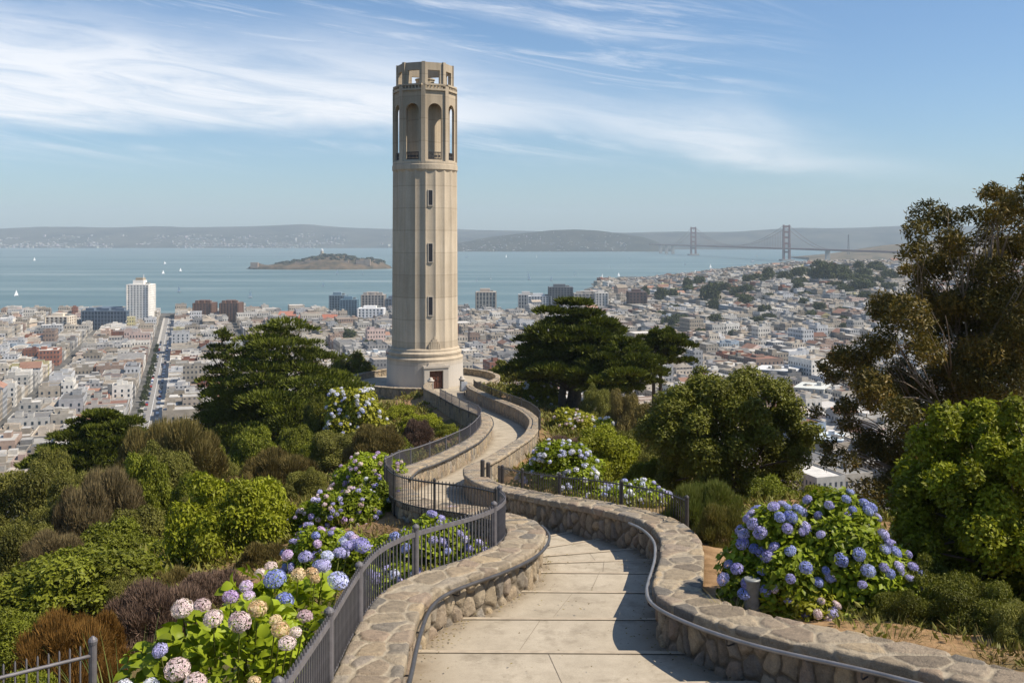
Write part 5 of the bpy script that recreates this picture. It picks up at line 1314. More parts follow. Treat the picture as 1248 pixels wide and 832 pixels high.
def hydrangea(px, pt, pb, w, d, label, mat, cols, nheads, hr, leaf, seed, res='mid', k=18, bias=None, extra=0, dens=1.35, ry=.8, face=True, name='hydrangea_bush'):
    x, y, z, r, h = place(px, pt, pb, w, d); rng = np.random.default_rng(seed); cl = dome_clumps(r, r * ry, h, k, rng, (.24, .4))
    area = sum(2.6 * (c[3] * c[4] + c[3] * c[5] + c[4] * c[5]) for c in cl); n = int(min(45000, dens * area / (leaf * leaf * .3)))
    p, fr, s, rn = clump_leaves(cl, n, leaf, rng, .55, .45, .62, -.4, .16); p[:, 2] = np.maximum(p[:, 2], -.2)
    o = link(name, scatter('foliage', LEAF_T, p, fr, s, rn, M[mat])); o.location = (x, y + r * .25, z); tag(o, label, 'hydrangea', 'hydrangea bushes along the path')
    def spots(m):
        P_, N_ = [], []; C = np.array(cl[:-1]); t = 0
        while len(P_) < m and t < m * 60:
            t += 1; c = C[rng.integers(len(C))]; dd = rng.normal(0, 1, 3); dd[2] = abs(dd[2]) * .8 + .05; dd[1] = -abs(dd[1]) if face and rng.random() < .85 else dd[1]; dd /= np.linalg.norm(dd)
            q = c[:3] + dd * c[3:] * 1.0
            if (((q - C[:, :3]) / (C[:, 3:] * .86)) ** 2).sum(1).min() < 1: continue
            if bias is not None and not bias(q[0] / r, q[2] / h, rng): continue
            if P_ and np.min(np.linalg.norm(np.array(P_) - q, axis=1)) < hr * 1.02: continue
            P_.append(q); N_.append(dd)
        return np.array(P_).reshape(-1, 3), np.array(N_).reshape(-1, 3)
    a, b = spots(nheads + extra)
    put_heads(o, a[:min(nheads, 100)], b[:min(nheads, 100)], hr, cols, res, rng)
    if len(a) > min(nheads, 100): heads_stuff(o, a[min(nheads, 100):], b[min(nheads, 100):], hr, cols[0], rng)
    return o

# ---- trees
def limb(mb, a, b, r0, r1, rng, bend=.12, n=6):
    a = np.array(a, float); b = np.array(b, float); L_ = np.linalg.norm(b - a); pts = []; off = rng.normal(0, bend * L_, 3)
    for i in range(n + 1): t = i / n; pts.append(a * (1 - t) + b * t + off * math.sin(math.pi * t) + np.array([0, 0, .08 * L_ * math.sin(math.pi * t)]))
    mb.tube(pts, [r0 + (r1 - r0) * i / n for i in range(n + 1)], 7); return pts
def cypress_tree(px, pt, pb, w, d, label, seed, tiers=11, lean=0.0, asym=0.0, leaf=.30, taper=.75, trunk_px=None, n=52000, flat=.3, bottom=.08, gap=1.0, trunks=1, cat='cypress tree', mat='leaf_cypress'):
    x, y, z, r, h = place(px, pt, pb, w, d); zc = HC - (pb - HY) * d / F; foot = z - zc; h = h + foot; z = zc; rng = np.random.default_rng(seed); T = empty('cypress_tree', (x, y, z + foot), label, cat, 'wind-shaped cypresses')
    pads = []; tb = MB(); fx = 0 if trunk_px is None else (trunk_px - px) * d / F
    for q in range(trunks):
        f0 = fx + (q - (trunks - 1) / 2) * .5; pts = [(f0 + lean * h * t + .08 * r * math.sin(3 * t + q), .1 * r * math.sin(2 * t + q * 2), h * .92 * t - .3) for t in np.linspace(0, 1, 9)]; pts = [(f0, 0, foot - .4)] + pts; tb.tube(pts, [.06 * h] + [.055 * h * (1 - t * .93) * (.75 if trunks > 1 else 1) for t in np.linspace(0, 1, 9)], 8)
    for i in range(tiers):
        t = bottom + (1 - bottom) * (i + .5) / tiers; R_ = r * (1 - t) ** taper * (1.0 if t > .12 else .85) + .05 * r; m = max(2, int(round(2.6 + 9.0 * R_ / r)))
        for j in range(m):
            a = j * 2 * math.pi / m + i * 1.3 + rng.uniform(-.4, .4); q = rng.uniform(.30, 1.12) ** 1.0; cx = R_ * q * math.cos(a) * (1 + asym * math.copysign(1, math.cos(a))) + lean * h * t + fx * (1 - t); cy_ = R_ * q * math.sin(a) * .9
            rx = (.15 * r + .22 * R_) * rng.uniform(.6, 1.35); zz = h * t + .10 * R_ * q + rng.normal(0, .02 * h)
            pads.append((cx, cy_, zz, rx, rx * .85, rx * flat * rng.uniform(.8, 1.25)))
            limb(tb, (fx * (1 - t) + lean * h * t * .9, 0, h * max(.02, t - .10)), (cx * .92, cy_ * .92, zz - rx * flat * .3), .010 * h * (1.1 - t), .003 * h, rng, .05, 4)
    pads.append((lean * h, 0, h * .965, .10 * r, .10 * r, .05 * h))
    p, fr, s, rn = clump_leaves(pads, n, leaf, rng, .5, .4, .30, -.25, .25, tip=.55)
    # ragged edges: drop a share of each pad's rim
    keep = fbm(p[:, 0] * 1.4 + 50, p[:, 1] * 1.4 + p[:, 2] * 2.1, seed, 3) > .37; p = p[keep]; fr = tuple(f[keep] for f in fr); s = s[keep]; rn = rn[keep]
    ob = link('crown', scatter('crown', LEAF_T, p, fr, s, rn, M[mat]), T); ob.location.z = -foot; ob = tb.build('trunk', M['bark'], T, True); ob.location.z = -foot
    return T
def broad_tree(px, pt, pb, w, d, label, mat, seed, leaf=.13, k=42, n=60000, cr=(.16, .30), trunk_mat='bark', cat='tree', name='tree', shell=.3, base=.2, ry=.85, group=None, aspect=.5):
    x, y, z, r, h = place(px, pt, pb, w, d); rng = np.random.default_rng(seed); T = empty(name, (x, y + r * .3, z), label, cat, group)
    cl = ball_clumps(r, r * ry, h, k, rng, cr, base)
    p, fr, s, rn = clump_leaves(cl, n, leaf, rng, .8, .55, aspect, -.5, shell)
    link('crown', scatter('crown', LEAF_T, p, fr, s, rn, M[mat]), T)
    tb = MB(); tb.tube([(0, 0, -1), (.05 * r, 0, h * .2), (0, .05 * r, h * .45), (0, 0, h * .7)], [.07 * r, .055 * r, .04 * r, .015 * r], 8)
    for c in cl[:-1:2]: limb(tb, (0, 0, h * rng.uniform(.12, .5)), c[:3], .022 * r, .006 * r, rng, .1, 5)
    tb.build('trunk', M[trunk_mat], T, True); return T
# ---------------------------------------------------------------- railings
def metal_fence(line, h, label, spacing, posts, mat, rail_r, picket_w, post_w, above=.09, name='metal_railing', maxp=100, post_caps=True, low_rail=True, flat=False, keep=None):
    """line (n,3): foot of the railing. Each post, rail and picket is a mesh of its own; beyond a hundred pickets the rest are one part"""
    A, ss = resample(np.column_stack([line, np.zeros(len(line))])[:, :4], .12); A = A[:, :3]; o = A[0].copy(); A = A - o; L_ = ss[-1]
    T = empty(name, tuple(o), label, 'railing', 'metal railings along the path')
    def at(s): return np.array([np.interp(s, ss, A[:, c]) for c in range(3)])
    up = np.array([0, 0, 1.0])
    for hh, nm in ((h, 'top_rail'),) + (((.10, 'bottom_rail'),) if low_rail else ()):
        pts = A + up * hh
        if flat:
            mb = MB(); vs = []; t = np.gradient(A[:, :2], axis=0); t /= np.linalg.norm(t, axis=1, keepdims=True)
            hw = rail_r * (1 if nm == 'top_rail' else .6)
            for p, q in zip(pts, t): n = np.array([-q[1], q[0], 0]) * hw * .55; vs += [p - n - up * hw, p + n - up * hw, p + n + up * hw, p - n + up * hw]
            k = len(pts); mb.add(vs, [(4 * i + j, 4 * i + (j + 1) % 4, 4 * i + 4 + (j + 1) % 4, 4 * i + 4 + j) for i in range(k - 1) for j in range(4)] + [(3, 2, 1, 0), tuple(4 * (k - 1) + j for j in range(4))]); mb.build(nm, mat, T)
        else:
            mb = MB(); mb.tube(pts, rail_r * (1 if nm == 'top_rail' else .7), 8); mb.build(nm, mat, T, True)
    pm = MB(); ph = h + above
    pm.tube([(0, 0, -.35), (0, 0, ph - .01)], post_w / 2, 12)
    if post_caps: pm.lathe([(post_w * .55, ph - .02), (post_w * .6, ph + .01), (post_w * .5, ph + .03), (post_w * .15, ph + .055)], 12)
    pmesh = pm.mesh('post', mat, False)
    for s_ in posts(L_):
        p = link('post', pmesh, T); p.location = at(s_)
    km = MB(); km.box((0, 0, -.05), (picket_w, picket_w, h + above * .75 + .05)); km.box((0, 0, h + above * .75), (picket_w, picket_w, .02), 0, .4); kmesh = km.mesh('picket', mat)
    S_ = np.arange(spacing, L_, spacing); ang = np.arctan2(*np.gradient(A[:, :2], axis=0).T[::-1])
    first = S_ if keep is None else S_[keep(S_, L_)]
    one = first[:maxp]; more = np.setdiff1d(S_, one)
    for s_ in one: p = link('picket', kmesh, T); p.location = at(s_); p.rotation_euler.z = float(np.interp(s_, ss, ang))
    if len(more):
        mb = MB()
        for s_ in more: q = at(s_); mb.box((q[0], q[1], q[2] - .05), (picket_w, picket_w, h + above * .75 + .05), float(np.interp(s_, ss, ang)))
        mb.build('pickets', mat, T)['kind'] = 'stuff'
    return T
def off_line(f, side, i0, i1, off, dz, step=.3):
    A, _ = resample(f[i0:i1], step); A = smooth_line(A, 7); n2 = normals2(A, side); d = A[:, 1]
    return np.column_stack([A + n2 * off, HC - drop(d) + wall_h(d) + dz])
def idx(f, y): return int(np.argmax(f[:, 1] > y))
def every(n): return lambda L_: np.arange(.02, L_ - .01, n)
# near left railing: along the outer edge of the left wall, from below the frame to the bend
ln = off_line(Lf, 1, idx(Lf, 7.0), idx(Lf, 20.3), WALL_T + .06, -.14)
metal_fence(ln, .74, 'near metal railing with round posts on the left wall, curving round the first bend', .115, lambda L_: np.r_[np.arange(.9, L_ - .2, 2.45), L_ - .03], M['iron'], .034, .017, .095, .10, flat=True)
ln = off_line(Lf, 1, idx(Lf, 20.4), idx(Lf, 30.5), WALL_T + .06, -.10)
metal_fence(ln, .70, 'dark metal railing turning back behind the first bend, among lavender flowers', .13, every(2.6), M['iron_dark'], .020, .016, .06, .06, low_rail=True)
ln = off_line(Lf, 1, idx(Lf, 30.6), idx(Lf, 88), WALL_T + .06, -.10, .5)
metal_fence(ln, .78, 'long thin railing following the upper left wall up towards the tower', .17, every(3.4), M['iron'], .026, .018, .06, .05)
ln = off_line(Rf, -1, idx(Rf, 19.6), idx(Rf, 32), WALL_T + .14, -.30)
metal_fence(ln, .72, 'dark metal railing in the dry grass just behind the right wall', .13, every(2.9), M['iron_dark'], .016, .014, .085, .06)
ln = off_line(Rf, -1, idx(Rf, 62), idx(Rf, 103), WALL_T + .06, -.15, .5)
metal_fence(ln, .75, 'dark fine railing along the outside of the upper right wall below the tower', .2, every(4), M['iron_dark'], .028, .022, .07, .05)
# low fence in the bottom left corner
pa = P(-40, 835, 8.6); pb_ = P(118, 797, 9.6); n_ = 24; q = np.linspace(0, 1, n_)[:, None]; ln = pa * (1 - q) + pb_ * q; ln[:, 2] -= .52
metal_fence(ln, .52, 'low grey fence with tall pickets in the bottom left corner', .105, lambda L_: [L_ - .02], M['iron'], .018, .013, .075, .13, low_rail=False, name='garden_fence')
# dark posts on the right wall at the bend
for px, pt, pb, d in ((588, 560, 586, 34.5), (595, 563, 586, 34.2)):
    x = (px - 624) * d / F; z1 = HC - (pt - HY) * d / F; z0 = HC - (pb - HY) * d / F; mb = MB(); mb.tube([(0, 0, -.5), (0, 0, z1 - z0 - .02), (0, 0, z1 - z0)], [.075, .075, .05], 10); o = mb.build('post', M['iron_dark']); o.location = (x, d, z0)
    tag(o, 'dark stout post at the bend of the right wall, ' + ('left of the pair' if px == 588 else 'right of the pair'), 'post', 'pair of posts at the bend')
# the grey bollard
def bollard():
    d = 13.6; x = (916.5 - 624) * d / F; zt = HC - (704 - HY) * d / F; zb = min(HC - (752 - HY) * d / F, ground(x, d)); h = zt - zb
    mb = MB(); mb.lathe([(.115, -.2), (.112, 0), (.108, h - .03), (.112, h - .028), (.112, h - .008), (.104, h), (.02, h + .004)], 28); o = mb.build('bollard', M['galv'], None, True); o.location = (x, d, zb); tag(o, 'grey cylindrical bollard in front of the blue hydrangea at right', 'bollard')
    o.data.polygons.foreach_set('use_smooth', [len(p.vertices) == 4 and abs(p.normal.z) < .5 for p in o.data.polygons])
bollard()
# ---------------------------------------------------------------- trees
cypress_tree(328, 397, 560, 206, 84, 'big dark wind-shaped cypress left of the tower', 101, 14, .03, .05, .36, .62, 362, 95000, .20, .06)
cypress_tree(266, 404, 560, 66, 90, 'thin ragged cypress top at the left flank of the big cypress', 102, 10, .05, 0, .40, .6, None, 14000, .25, .1)
cypress_tree(112, 504, 590, 146, 70, 'low spreading dark cypress at the far left above the town', 103, 8, .12, .05, .36, .65, None, 60000, .20, .05)
cypress_tree(700, 368, 478, 142, 88, 'green flat-topped cypress with bare lower trunks right of the tower', 104, 10, .0, -.05, .44, .5, 692, 80000, .18, .06, trunks=3)
cypress_tree(765, 414, 482, 112, 84, 'low bright cypress leaning out on the right of the flat-topped one', 105, 7, -.1, 0, .38, .5, 745, 50000, .2, .05)
cypress_tree(808, 402, 452, 70, 92, 'small open umbrella-shaped cypress on bare forked trunk', 106, 5, .0, 0, .36, .4, 800, 24000, .3, .12, trunks=2)
broad_tree(894, 452, 645, 216, 37, 'big rounded olive-green oak right of the path', 'leaf_oak', 111, .125, 80, 95000, (.12, .24), cat='oak tree', name='oak_tree', shell=.32, base=.1)
broad_tree(428, 434, 500, 62, 124, 'dark low tree beside the left terrace wall', 'leaf_oak', 112, .30, 22, 15000, (.2, .32), name='tree', group='small trees by the terrace')
broad_tree(620, 442, 475, 46, 128, 'small dark tree right of the terrace wall', 'leaf_oak', 113, .30, 16, 9000, (.22, .34), name='tree', group='small trees by the terrace')
broad_tree(1243, 497, 838, 280, 14.4, 'bright yellow-green leafy tree at the right edge', 'leaf_bright', 114, .072, 130, 130000, (.09, .19), name='tree', shell=.28, base=.08, aspect=.55)
def eucalyptus():
    d = 33.0; x0 = (1185 - 624) * d / F; zb = ground(x0, d) - .3; rng = np.random.default_rng(120)
    T = empty('eucalyptus_tree', (x0, d, zb), 'tall open eucalyptus with rusty olive foliage at the right edge', 'eucalyptus tree')
    cl = [(1145, 287, 32), (1120, 300, 22), (1172, 275, 26), (1150, 310, 24), (1205, 262, 24), (1215, 245, 16), (1242, 250, 24), (1215, 300, 30), (1248, 300, 32), (1130, 328, 18), (1108, 323, 12), (1275, 280, 40), (1290, 340, 46),
          (1165, 338, 30), (1200, 352, 36), (1240, 350, 36), (1100, 372, 26), (1072, 378, 16), (1130, 400, 28), (1090, 412, 24), (1068, 428, 16), (1172, 398, 40), (1220, 410, 40), (1135, 362, 26), (1265, 400, 44),
          (1024, 436, 20), (1042, 456, 26), (1015, 462, 14), (1010, 448, 10), (1080, 452, 30), (1060, 490, 30), (1022, 502, 20), (1100, 500, 38), (1150, 460, 40), (1200, 470, 40), (1050, 540, 30), (1020, 545, 12), (1004, 555, 10), (1036, 560, 14), (1100, 560, 42), (1063, 598, 30),
          (1150, 540, 44), (1112, 622, 44), (1160, 610, 46), (1078, 650, 34), (1200, 560, 46), (1185, 440, 34), (1230, 440, 36), (1212, 385, 34), (1180, 372, 28), (1250, 430, 40), (1225, 330, 28), (1190, 500, 36), (1235, 500, 40), (1245, 375, 34), (1130, 665, 36), (1250, 470, 50), (1028, 520, 14), (1116, 430, 18)]
    C = []; tb = MB(); fork = {}
    tr = [(0, 0, -.6), (.1, 0, 3), (-.1, .1, 6), (.2, .0, 8.6), (.45, .1, 10.8), (.7, 0, 13)]
    tb.tube(tr, [.30, .24, .18, .12, .08, .04], 10)
    for i, (px, py, r) in enumerate(cl):
        dy = rng.uniform(-2.6, 2.6) * (1.15 if r > 25 else .8); p = P(px, py, d + dy) - np.array([x0, d, zb]); rr = r * d / F * 1.18
        for q in range(3):
            o = rng.normal(0, .45, 3) * rr; s_ = rr * rng.uniform(.5, .78); C.append((*(p + o), s_, s_, s_ * .72))
        t = np.clip(p[2] * .55 + .4, 1.0, 11.5); base = np.array([np.interp(t, [q_[2] for q_ in tr], [q_[k] for q_ in tr]) for k in (0, 1)] + [t])
        pts = limb(tb, base, p, 0.03 + .012 * rr, .01, rng, .07, 7)
        for q in range(3): limb(tb, pts[4], p + rng.normal(0, .5, 3) * rr, .02, .007, rng, .08, 4)
    p, fr, s, rn = clump_leaves(C, 140000, .155, rng, .9, .1, .32, -.9, .30)
    link('crown', scatter('crown', LEAF_T, p, fr, s, rn, M['leaf_euc']), T); tb.build('trunk', M['bark_pale'], T, True)
eucalyptus()

# ---------------------------------------------------------------- shrubs on the slopes
big = [bush_mesh('shrub', 1, 1, 1, .045, 'leaf_bright', 130, 1.5, 48, .5, cr=(.15, .27), shell=.22)]
def big_shrub(mesh, mat, px, pt, pb, w, d, label, deep=.85):
    x, y, z, r, h = place(px, pt, pb, w, d); o = link('shrub', mesh); o.location = (x, y + r * .3, z); o.scale = (r * 1.05, r * deep, h / .98); o.material_slots[0].link = 'OBJECT'; o.material_slots[0].material = M[mat]; return tag(o, label, 'shrub', 'shrubs on the hill slopes')
big_shrub(big[0], 'leaf_bright', 278, 592, 748, 206, 25, 'big rounded yellow-green shrub in the middle of the left slope')
SH = [  # kind, material, px, top, bottom, width, distance, label
    ('leafy', 'leaf_green', 72, 690, 805, 260, 20.5, 'wide dense green shrub filling the lower left slope'),
    ('low', 'leaf_green', 8, 735, 835, 150, 15.5, 'dark green shrub in the lower left corner'),
    ('leafy_alt', 'leaf_green', 208, 668, 742, 150, 27.5, 'green shrub left of the big yellow-green one'),
    ('leafy', 'leaf_green', 135, 648, 730, 130, 31, 'mid green shrub above the wide dense one'),
    ('fine', 'leaf_olive', 15, 640, 745, 130, 32, 'olive shrub at the left edge above the dense green one'),
    ('fine', 'leaf_olive', 30, 570, 680, 140, 47, 'dark olive shrub at the left edge below the town'),
    ('fine_alt', 'leaf_olive', 95, 575, 672, 110, 45, 'olive shrub below the far-left cypress'),
    ('twig', 'leaf_grey', 128, 578, 692, 96, 40, 'bare grey-brown shrub with pale stems on the left slope'),
    ('twig_alt', 'leaf_grey', 98, 600, 690, 76, 38.5, 'grey twiggy shrub left of the pale-stemmed one'),
    ('leafy', 'leaf_green', 168, 560, 650, 84, 46, 'green shrub right of the bare grey one'),
    ('twig', 'leaf_dry', 212, 518, 620, 124, 56, 'tall brown brushy shrub under the left cypress'),
    ('fine', 'leaf_olive', 188, 545, 640, 100, 50, 'olive shrub in front of the tall brown brush'),
    ('twig_alt', 'leaf_dry', 172, 532, 610, 80, 60, 'brown brush behind the far-left cypress'),
    ('leafy_alt', 'leaf_green', 236, 575, 650, 70, 44, 'bright green shrub below the tall brown brush'),
    ('fine_alt', 'leaf_olive', 250, 600, 668, 100, 38, 'olive shrub with dry tips behind the big yellow-green one'),
    ('leafy', 'leaf_green', 308, 528, 600, 78, 66, 'rounded green shrub at the foot of the left cypress'),
    ('leafy_alt', 'leaf_green', 358, 518, 575, 56, 72, 'rounded green shrub right of the cypress trunk'),
    ('fine', 'leaf_olive', 268, 562, 625, 60, 58, 'olive shrub in the shade of the left cypress'),
    ('twig', 'leaf_dry', 335, 556, 622, 106, 52, 'brown dry shrub in front of the left cypress'),
    ('leafy', 'leaf_oak', 386, 488, 548, 46, 75, 'dark green upright shrub between cypress and white hydrangea'),
    ('fine_alt', 'leaf_olive', 412, 526, 585, 96, 62, 'olive shrub under the white hydrangea'),
    ('leafy_alt', 'leaf_green', 378, 540, 590, 44, 62, 'small dark green shrub below the white hydrangea'),
    ('twig_alt', 'leaf_dry', 456, 523, 580, 70, 58, 'brown grassy shrub on the bank left of the path'),
    ('low', 'leaf_bright', 487, 488, 520, 52, 88, 'bright green ground shrub below the terrace wall'),
    ('low', 'leaf_bright', 514, 500, 530, 66, 78, 'long bright green ground shrub beside the upper railing'),
    ('low', 'leaf_green', 545, 512, 532, 36, 72, 'small green ground shrub next to the upper railing'),
    ('twig_alt', 'leaf_maroon', 508, 515, 548, 40, 66, 'dark reddish ground shrub on the upper bank'),
    ('low', 'leaf_green', 478, 525, 556, 60, 60, 'low green shrub inside the first upper bend'),
    ('twig', 'leaf_maroon', 188, 722, 815, 132, 15.2, 'maroon brown heathery shrub behind the pink hydrangeas'),
    ('twig_alt', 'leaf_maroon', 250, 705, 770, 96, 17.5, 'maroon heathery shrub below the big yellow-green one'),
    ('twig', 'leaf_rust', 70, 764, 835, 130, 12.6, 'rusty orange shrub behind the low corner fence'),
    ('twig_alt', 'leaf_rust', 112, 757, 815, 80, 14, 'small rusty shrub beside the maroon heather'),
    ('fine', 'leaf_olive', 60, 618, 690, 90, 39, 'olive shrub squeezed between the left edge and the grey twiggy shrub'),
    ('leafy_alt', 'leaf_olive', 160, 618, 690, 80, 36, 'small olive-green shrub at the foot of the bare grey one'),
    ('fine_alt', 'leaf_green', 232, 630, 700, 70, 31, 'fine-leaved green shrub at the left shoulder of the big yellow-green one'),
    ('twig', 'leaf_grey', 60, 655, 715, 80, 30, 'low grey twiggy shrub above the wide dense green one'),
    ('fine', 'leaf_olive', 150, 700, 770, 80, 20.5, 'olive shrub between the dense green one and the heather'),
    ('twig_alt', 'leaf_dry', 205, 700, 760, 60, 21.5, 'small brown brush below the big yellow-green shrub'),
    ('fine_alt', 'leaf_dry', 290, 578, 622, 50, 49, 'small golden brown shrub under the left cypress'),
    ('leafy', 'leaf_green', 318, 585, 640, 60, 43, 'green shrub rising behind the big yellow-green one'),
    ('fine', 'leaf_olive', 372, 572, 630, 64, 46, 'olive shrub behind the lilac hydrangea'),
    ('leafy_alt', 'leaf_olive', 60, 545, 600, 60, 58, 'olive shrub at the left foot of the far-left cypress'),
    ('fine', 'leaf_green', 255, 535, 585, 50, 62, 'fine green shrub right of the tall brown brush'),
    ('low', 'leaf_lime', 345, 700, 750, 70, 19, 'low lime shrub between yellow-green shrub and blue hydrangea'),
    ('twig_alt', 'leaf_dry', 320, 668, 720, 70, 23, 'dry brown brush at the right foot of the yellow-green shrub'),
    ('leafy_alt', 'leaf_green', 30, 820, 860, 90, 11, 'green leaves under the low corner fence'),
    # right side
    ('leafy', 'leaf_oak', 1090, 700, 780, 90, 14.6, 'dark shrub pressed against the right side of the blue hydrangea'),
    ('fine', 'leaf_oak', 1150, 690, 805, 130, 13.5, 'dark shrub under the bright tree, nearest the wall'),
    ('fine', 'leaf_oak', 1104, 722, 805, 90, 13.0, 'low dark shrub below the end of the blue hydrangea'),
    ('fine_alt', 'leaf_oak', 1198, 715, 815, 130, 12.7, 'low dark shrub behind the wall top at lower right'),
    ('fine', 'leaf_olive', 1258, 735, 825, 100, 12.0, 'olive shrub cut by the right edge above the wall'),
    ('leafy', 'leaf_bright', 740, 528, 600, 104, 47, 'bright green shrub in the middle of the right bank'),
    ('low', 'leaf_lime', 700, 545, 590, 60, 52, 'lime green low shrub on the right bank'),
    ('twig', 'leaf_maroon', 692, 536, 580, 66, 54, 'reddish brown shrub between hydrangeas on the right bank'),
    ('fine', 'leaf_olive', 728, 470, 530, 46, 74, 'dark olive shrub under the flat-topped cypress'),
    ('fine_alt', 'leaf_dry', 762, 474, 560, 52, 66, 'golden brown upright shrub right of the cypress'),
    ('fine', 'leaf_dry', 800, 486, 575, 66, 58, 'wide golden brown shrub left of the oak'),
    ('fine_alt', 'leaf_olive', 756, 520, 590, 74, 54, 'olive shrub behind the bright green one'),
    ('fine', 'leaf_olive', 806, 545, 620, 76, 46, 'olive shrub at the left foot of the oak'),
    ('leafy_alt', 'leaf_green', 790, 560, 612, 60, 40, 'green shrub behind the far white hydrangea'),
    ('twig', 'grass_green', 862, 594, 684, 96, 20.5, 'brushy green shrub right behind the right wall'),
    ('twig_alt', 'grass', 838, 618, 668, 64, 22, 'dry grassy shrub beside the right railing'),
    ('twig_alt', 'grass', 880, 622, 690, 66, 18.5, 'pale dry grassy shrub left of the blue hydrangea'),
    ('leafy', 'leaf_green', 945, 590, 660, 84, 26, 'green shrub below the oak'),
    ('leafy_alt', 'leaf_bright', 1000, 592, 655, 60, 28, 'yellow-green shrub between the oak and the eucalyptus'),
    ('fine', 'leaf_oak', 1046, 606, 720, 110, 23, 'very dark shrub in the shade of the eucalyptus'),
    ('fine_alt', 'leaf_oak', 1098, 650, 770, 110, 19, 'dark shaded shrub behind the blue hydrangea'),
    ('leafy', 'leaf_oak', 1150, 690, 800, 120, 14.2, 'dark leafy shrub at the foot of the bright tree'),
    ('fine', 'leaf_oak', 1010, 640, 720, 70, 24, 'dark shrub deep in the shade right of the oak'),
]
for k in SH: shrub(*k)

# ---------------------------------------------------------------- hydrangeas
hydrangea(430, 468, 552, 90, 73, 'rounded hydrangea full of white flowers below the terrace', 'leaf_lime', ['fl_white', 'fl_white', 'fl_pale'], 78, .17, .26, 201, 'lo', 20, bias=lambda x, z, r: x < .45 or r.random() < .25)
hydrangea(448, 556, 640, 118, 37, 'pink-lilac hydrangea beside the lower upper-bend railing', 'leaf_hydrangea', ['fl_mauve', 'fl_pink', 'fl_mauve'], 90, .085, .12, 202, 'lo', 22)
hydrangea(415, 598, 680, 128, 25, 'lilac and mauve hydrangea in front of the pink-lilac one', 'leaf_hydrangea', ['fl_mauve', 'fl_lav', 'fl_lav', 'fl_pink'], 84, .075, .11, 203, 'lo', 22)
hydrangea(466, 585, 655, 80, 26.5, 'hydrangea with mauve flowers under the curved railing', 'leaf_hydrangea', ['fl_mauve', 'fl_lav', 'fl_white'], 48, .07, .10, 204, 'lo', 16)
hydrangea(655, 460, 518, 92, 92, 'yellow-green hydrangea with few white flowers right of the terrace', 'leaf_lime', ['fl_white', 'fl_pink'], 60, .15, .26, 205, 'lo', 18)
hydrangea(705, 498, 560, 92, 70, 'yellow-green hydrangea with pale pink flowers on the right bank', 'leaf_lime', ['fl_white', 'fl_pink', 'fl_pink', 'fl_white'], 80, .13, .22, 206, 'lo', 20)
hydrangea(742, 505, 550, 44, 66, 'small hydrangea with white flowers right of the pale pink one', 'leaf_hydrangea', ['fl_white'], 34, .13, .2, 207, 'lo', 12)
hydrangea(688, 540, 608, 112, 34, 'blue-white hydrangea behind the right railing', 'leaf_hydrangea', ['fl_pale', 'fl_white', 'fl_pale'], 88, .085, .13, 208, 'lo', 20)
hydrangea(770, 588, 640, 118, 27, 'pale lavender hydrangea at the post of the right railing', 'leaf_hydrangea', ['fl_pale', 'fl_lav', 'fl_white'], 72, .08, .11, 209, 'lo', 18)
hydrangea(392, 640, 700, 110, 20.5, 'violet-blue hydrangea at the right foot of the big yellow-green shrub', 'leaf_hydrangea', ['fl_lav', 'fl_mauve', 'fl_lav', 'fl_blue'], 44, .085, .10, 216, 'mid', 18)
# the big blue one at right
hydrangea(1006, 618, 800, 256, 13.9, 'big blue hydrangea bush behind the bollard at right', 'leaf_hydrangea', ['fl_blue', 'fl_lav', 'fl_blue', 'fl_lav', 'fl_lav'], 100, .092, .11, 210, 'hi', 38, extra=0, dens=1.5, bias=lambda x, z, r: z > .34)
hydrangea(982, 704, 775, 104, 13.4, 'yellowish small hydrangea with fading pink heads right of the bollard', 'leaf_lime', ['fl_pink', 'fl_mauve'], 9, .085, .085, 211, 'hi', 14)
# inside the first bend and along the near railing
hydrangea(520, 640, 720, 150, 18.2, 'lavender hydrangea inside the near bend of the railing', 'leaf_hydrangea', ['fl_lav', 'fl_blue', 'fl_lav', 'fl_pale'], 20, .11, .10, 212, 'mid', 20, bias=lambda x, z, r: z > .5 or r.random() < .3)
hydrangea(558, 622, 668, 120, 22.5, 'violet hydrangea at the far side of the near bend', 'leaf_hydrangea', ['fl_lav', 'fl_lav', 'fl_blue'], 22, .12, .10, 213, 'mid', 16, bias=lambda x, z, r: z > .6)
hydrangea(432, 655, 730, 112, 19.0, 'violet hydrangea left of the tall railing post', 'leaf_hydrangea', ['fl_lav', 'fl_mauve', 'fl_lav', 'fl_pale'], 26, .12, .10, 214, 'mid', 18)
hydrangea(470, 690, 760, 100, 16, 'white and violet hydrangea close behind the near railing', 'leaf_hydrangea', ['fl_white', 'fl_pale', 'fl_lav'], 14, .10, .10, 215, 'hi', 14)

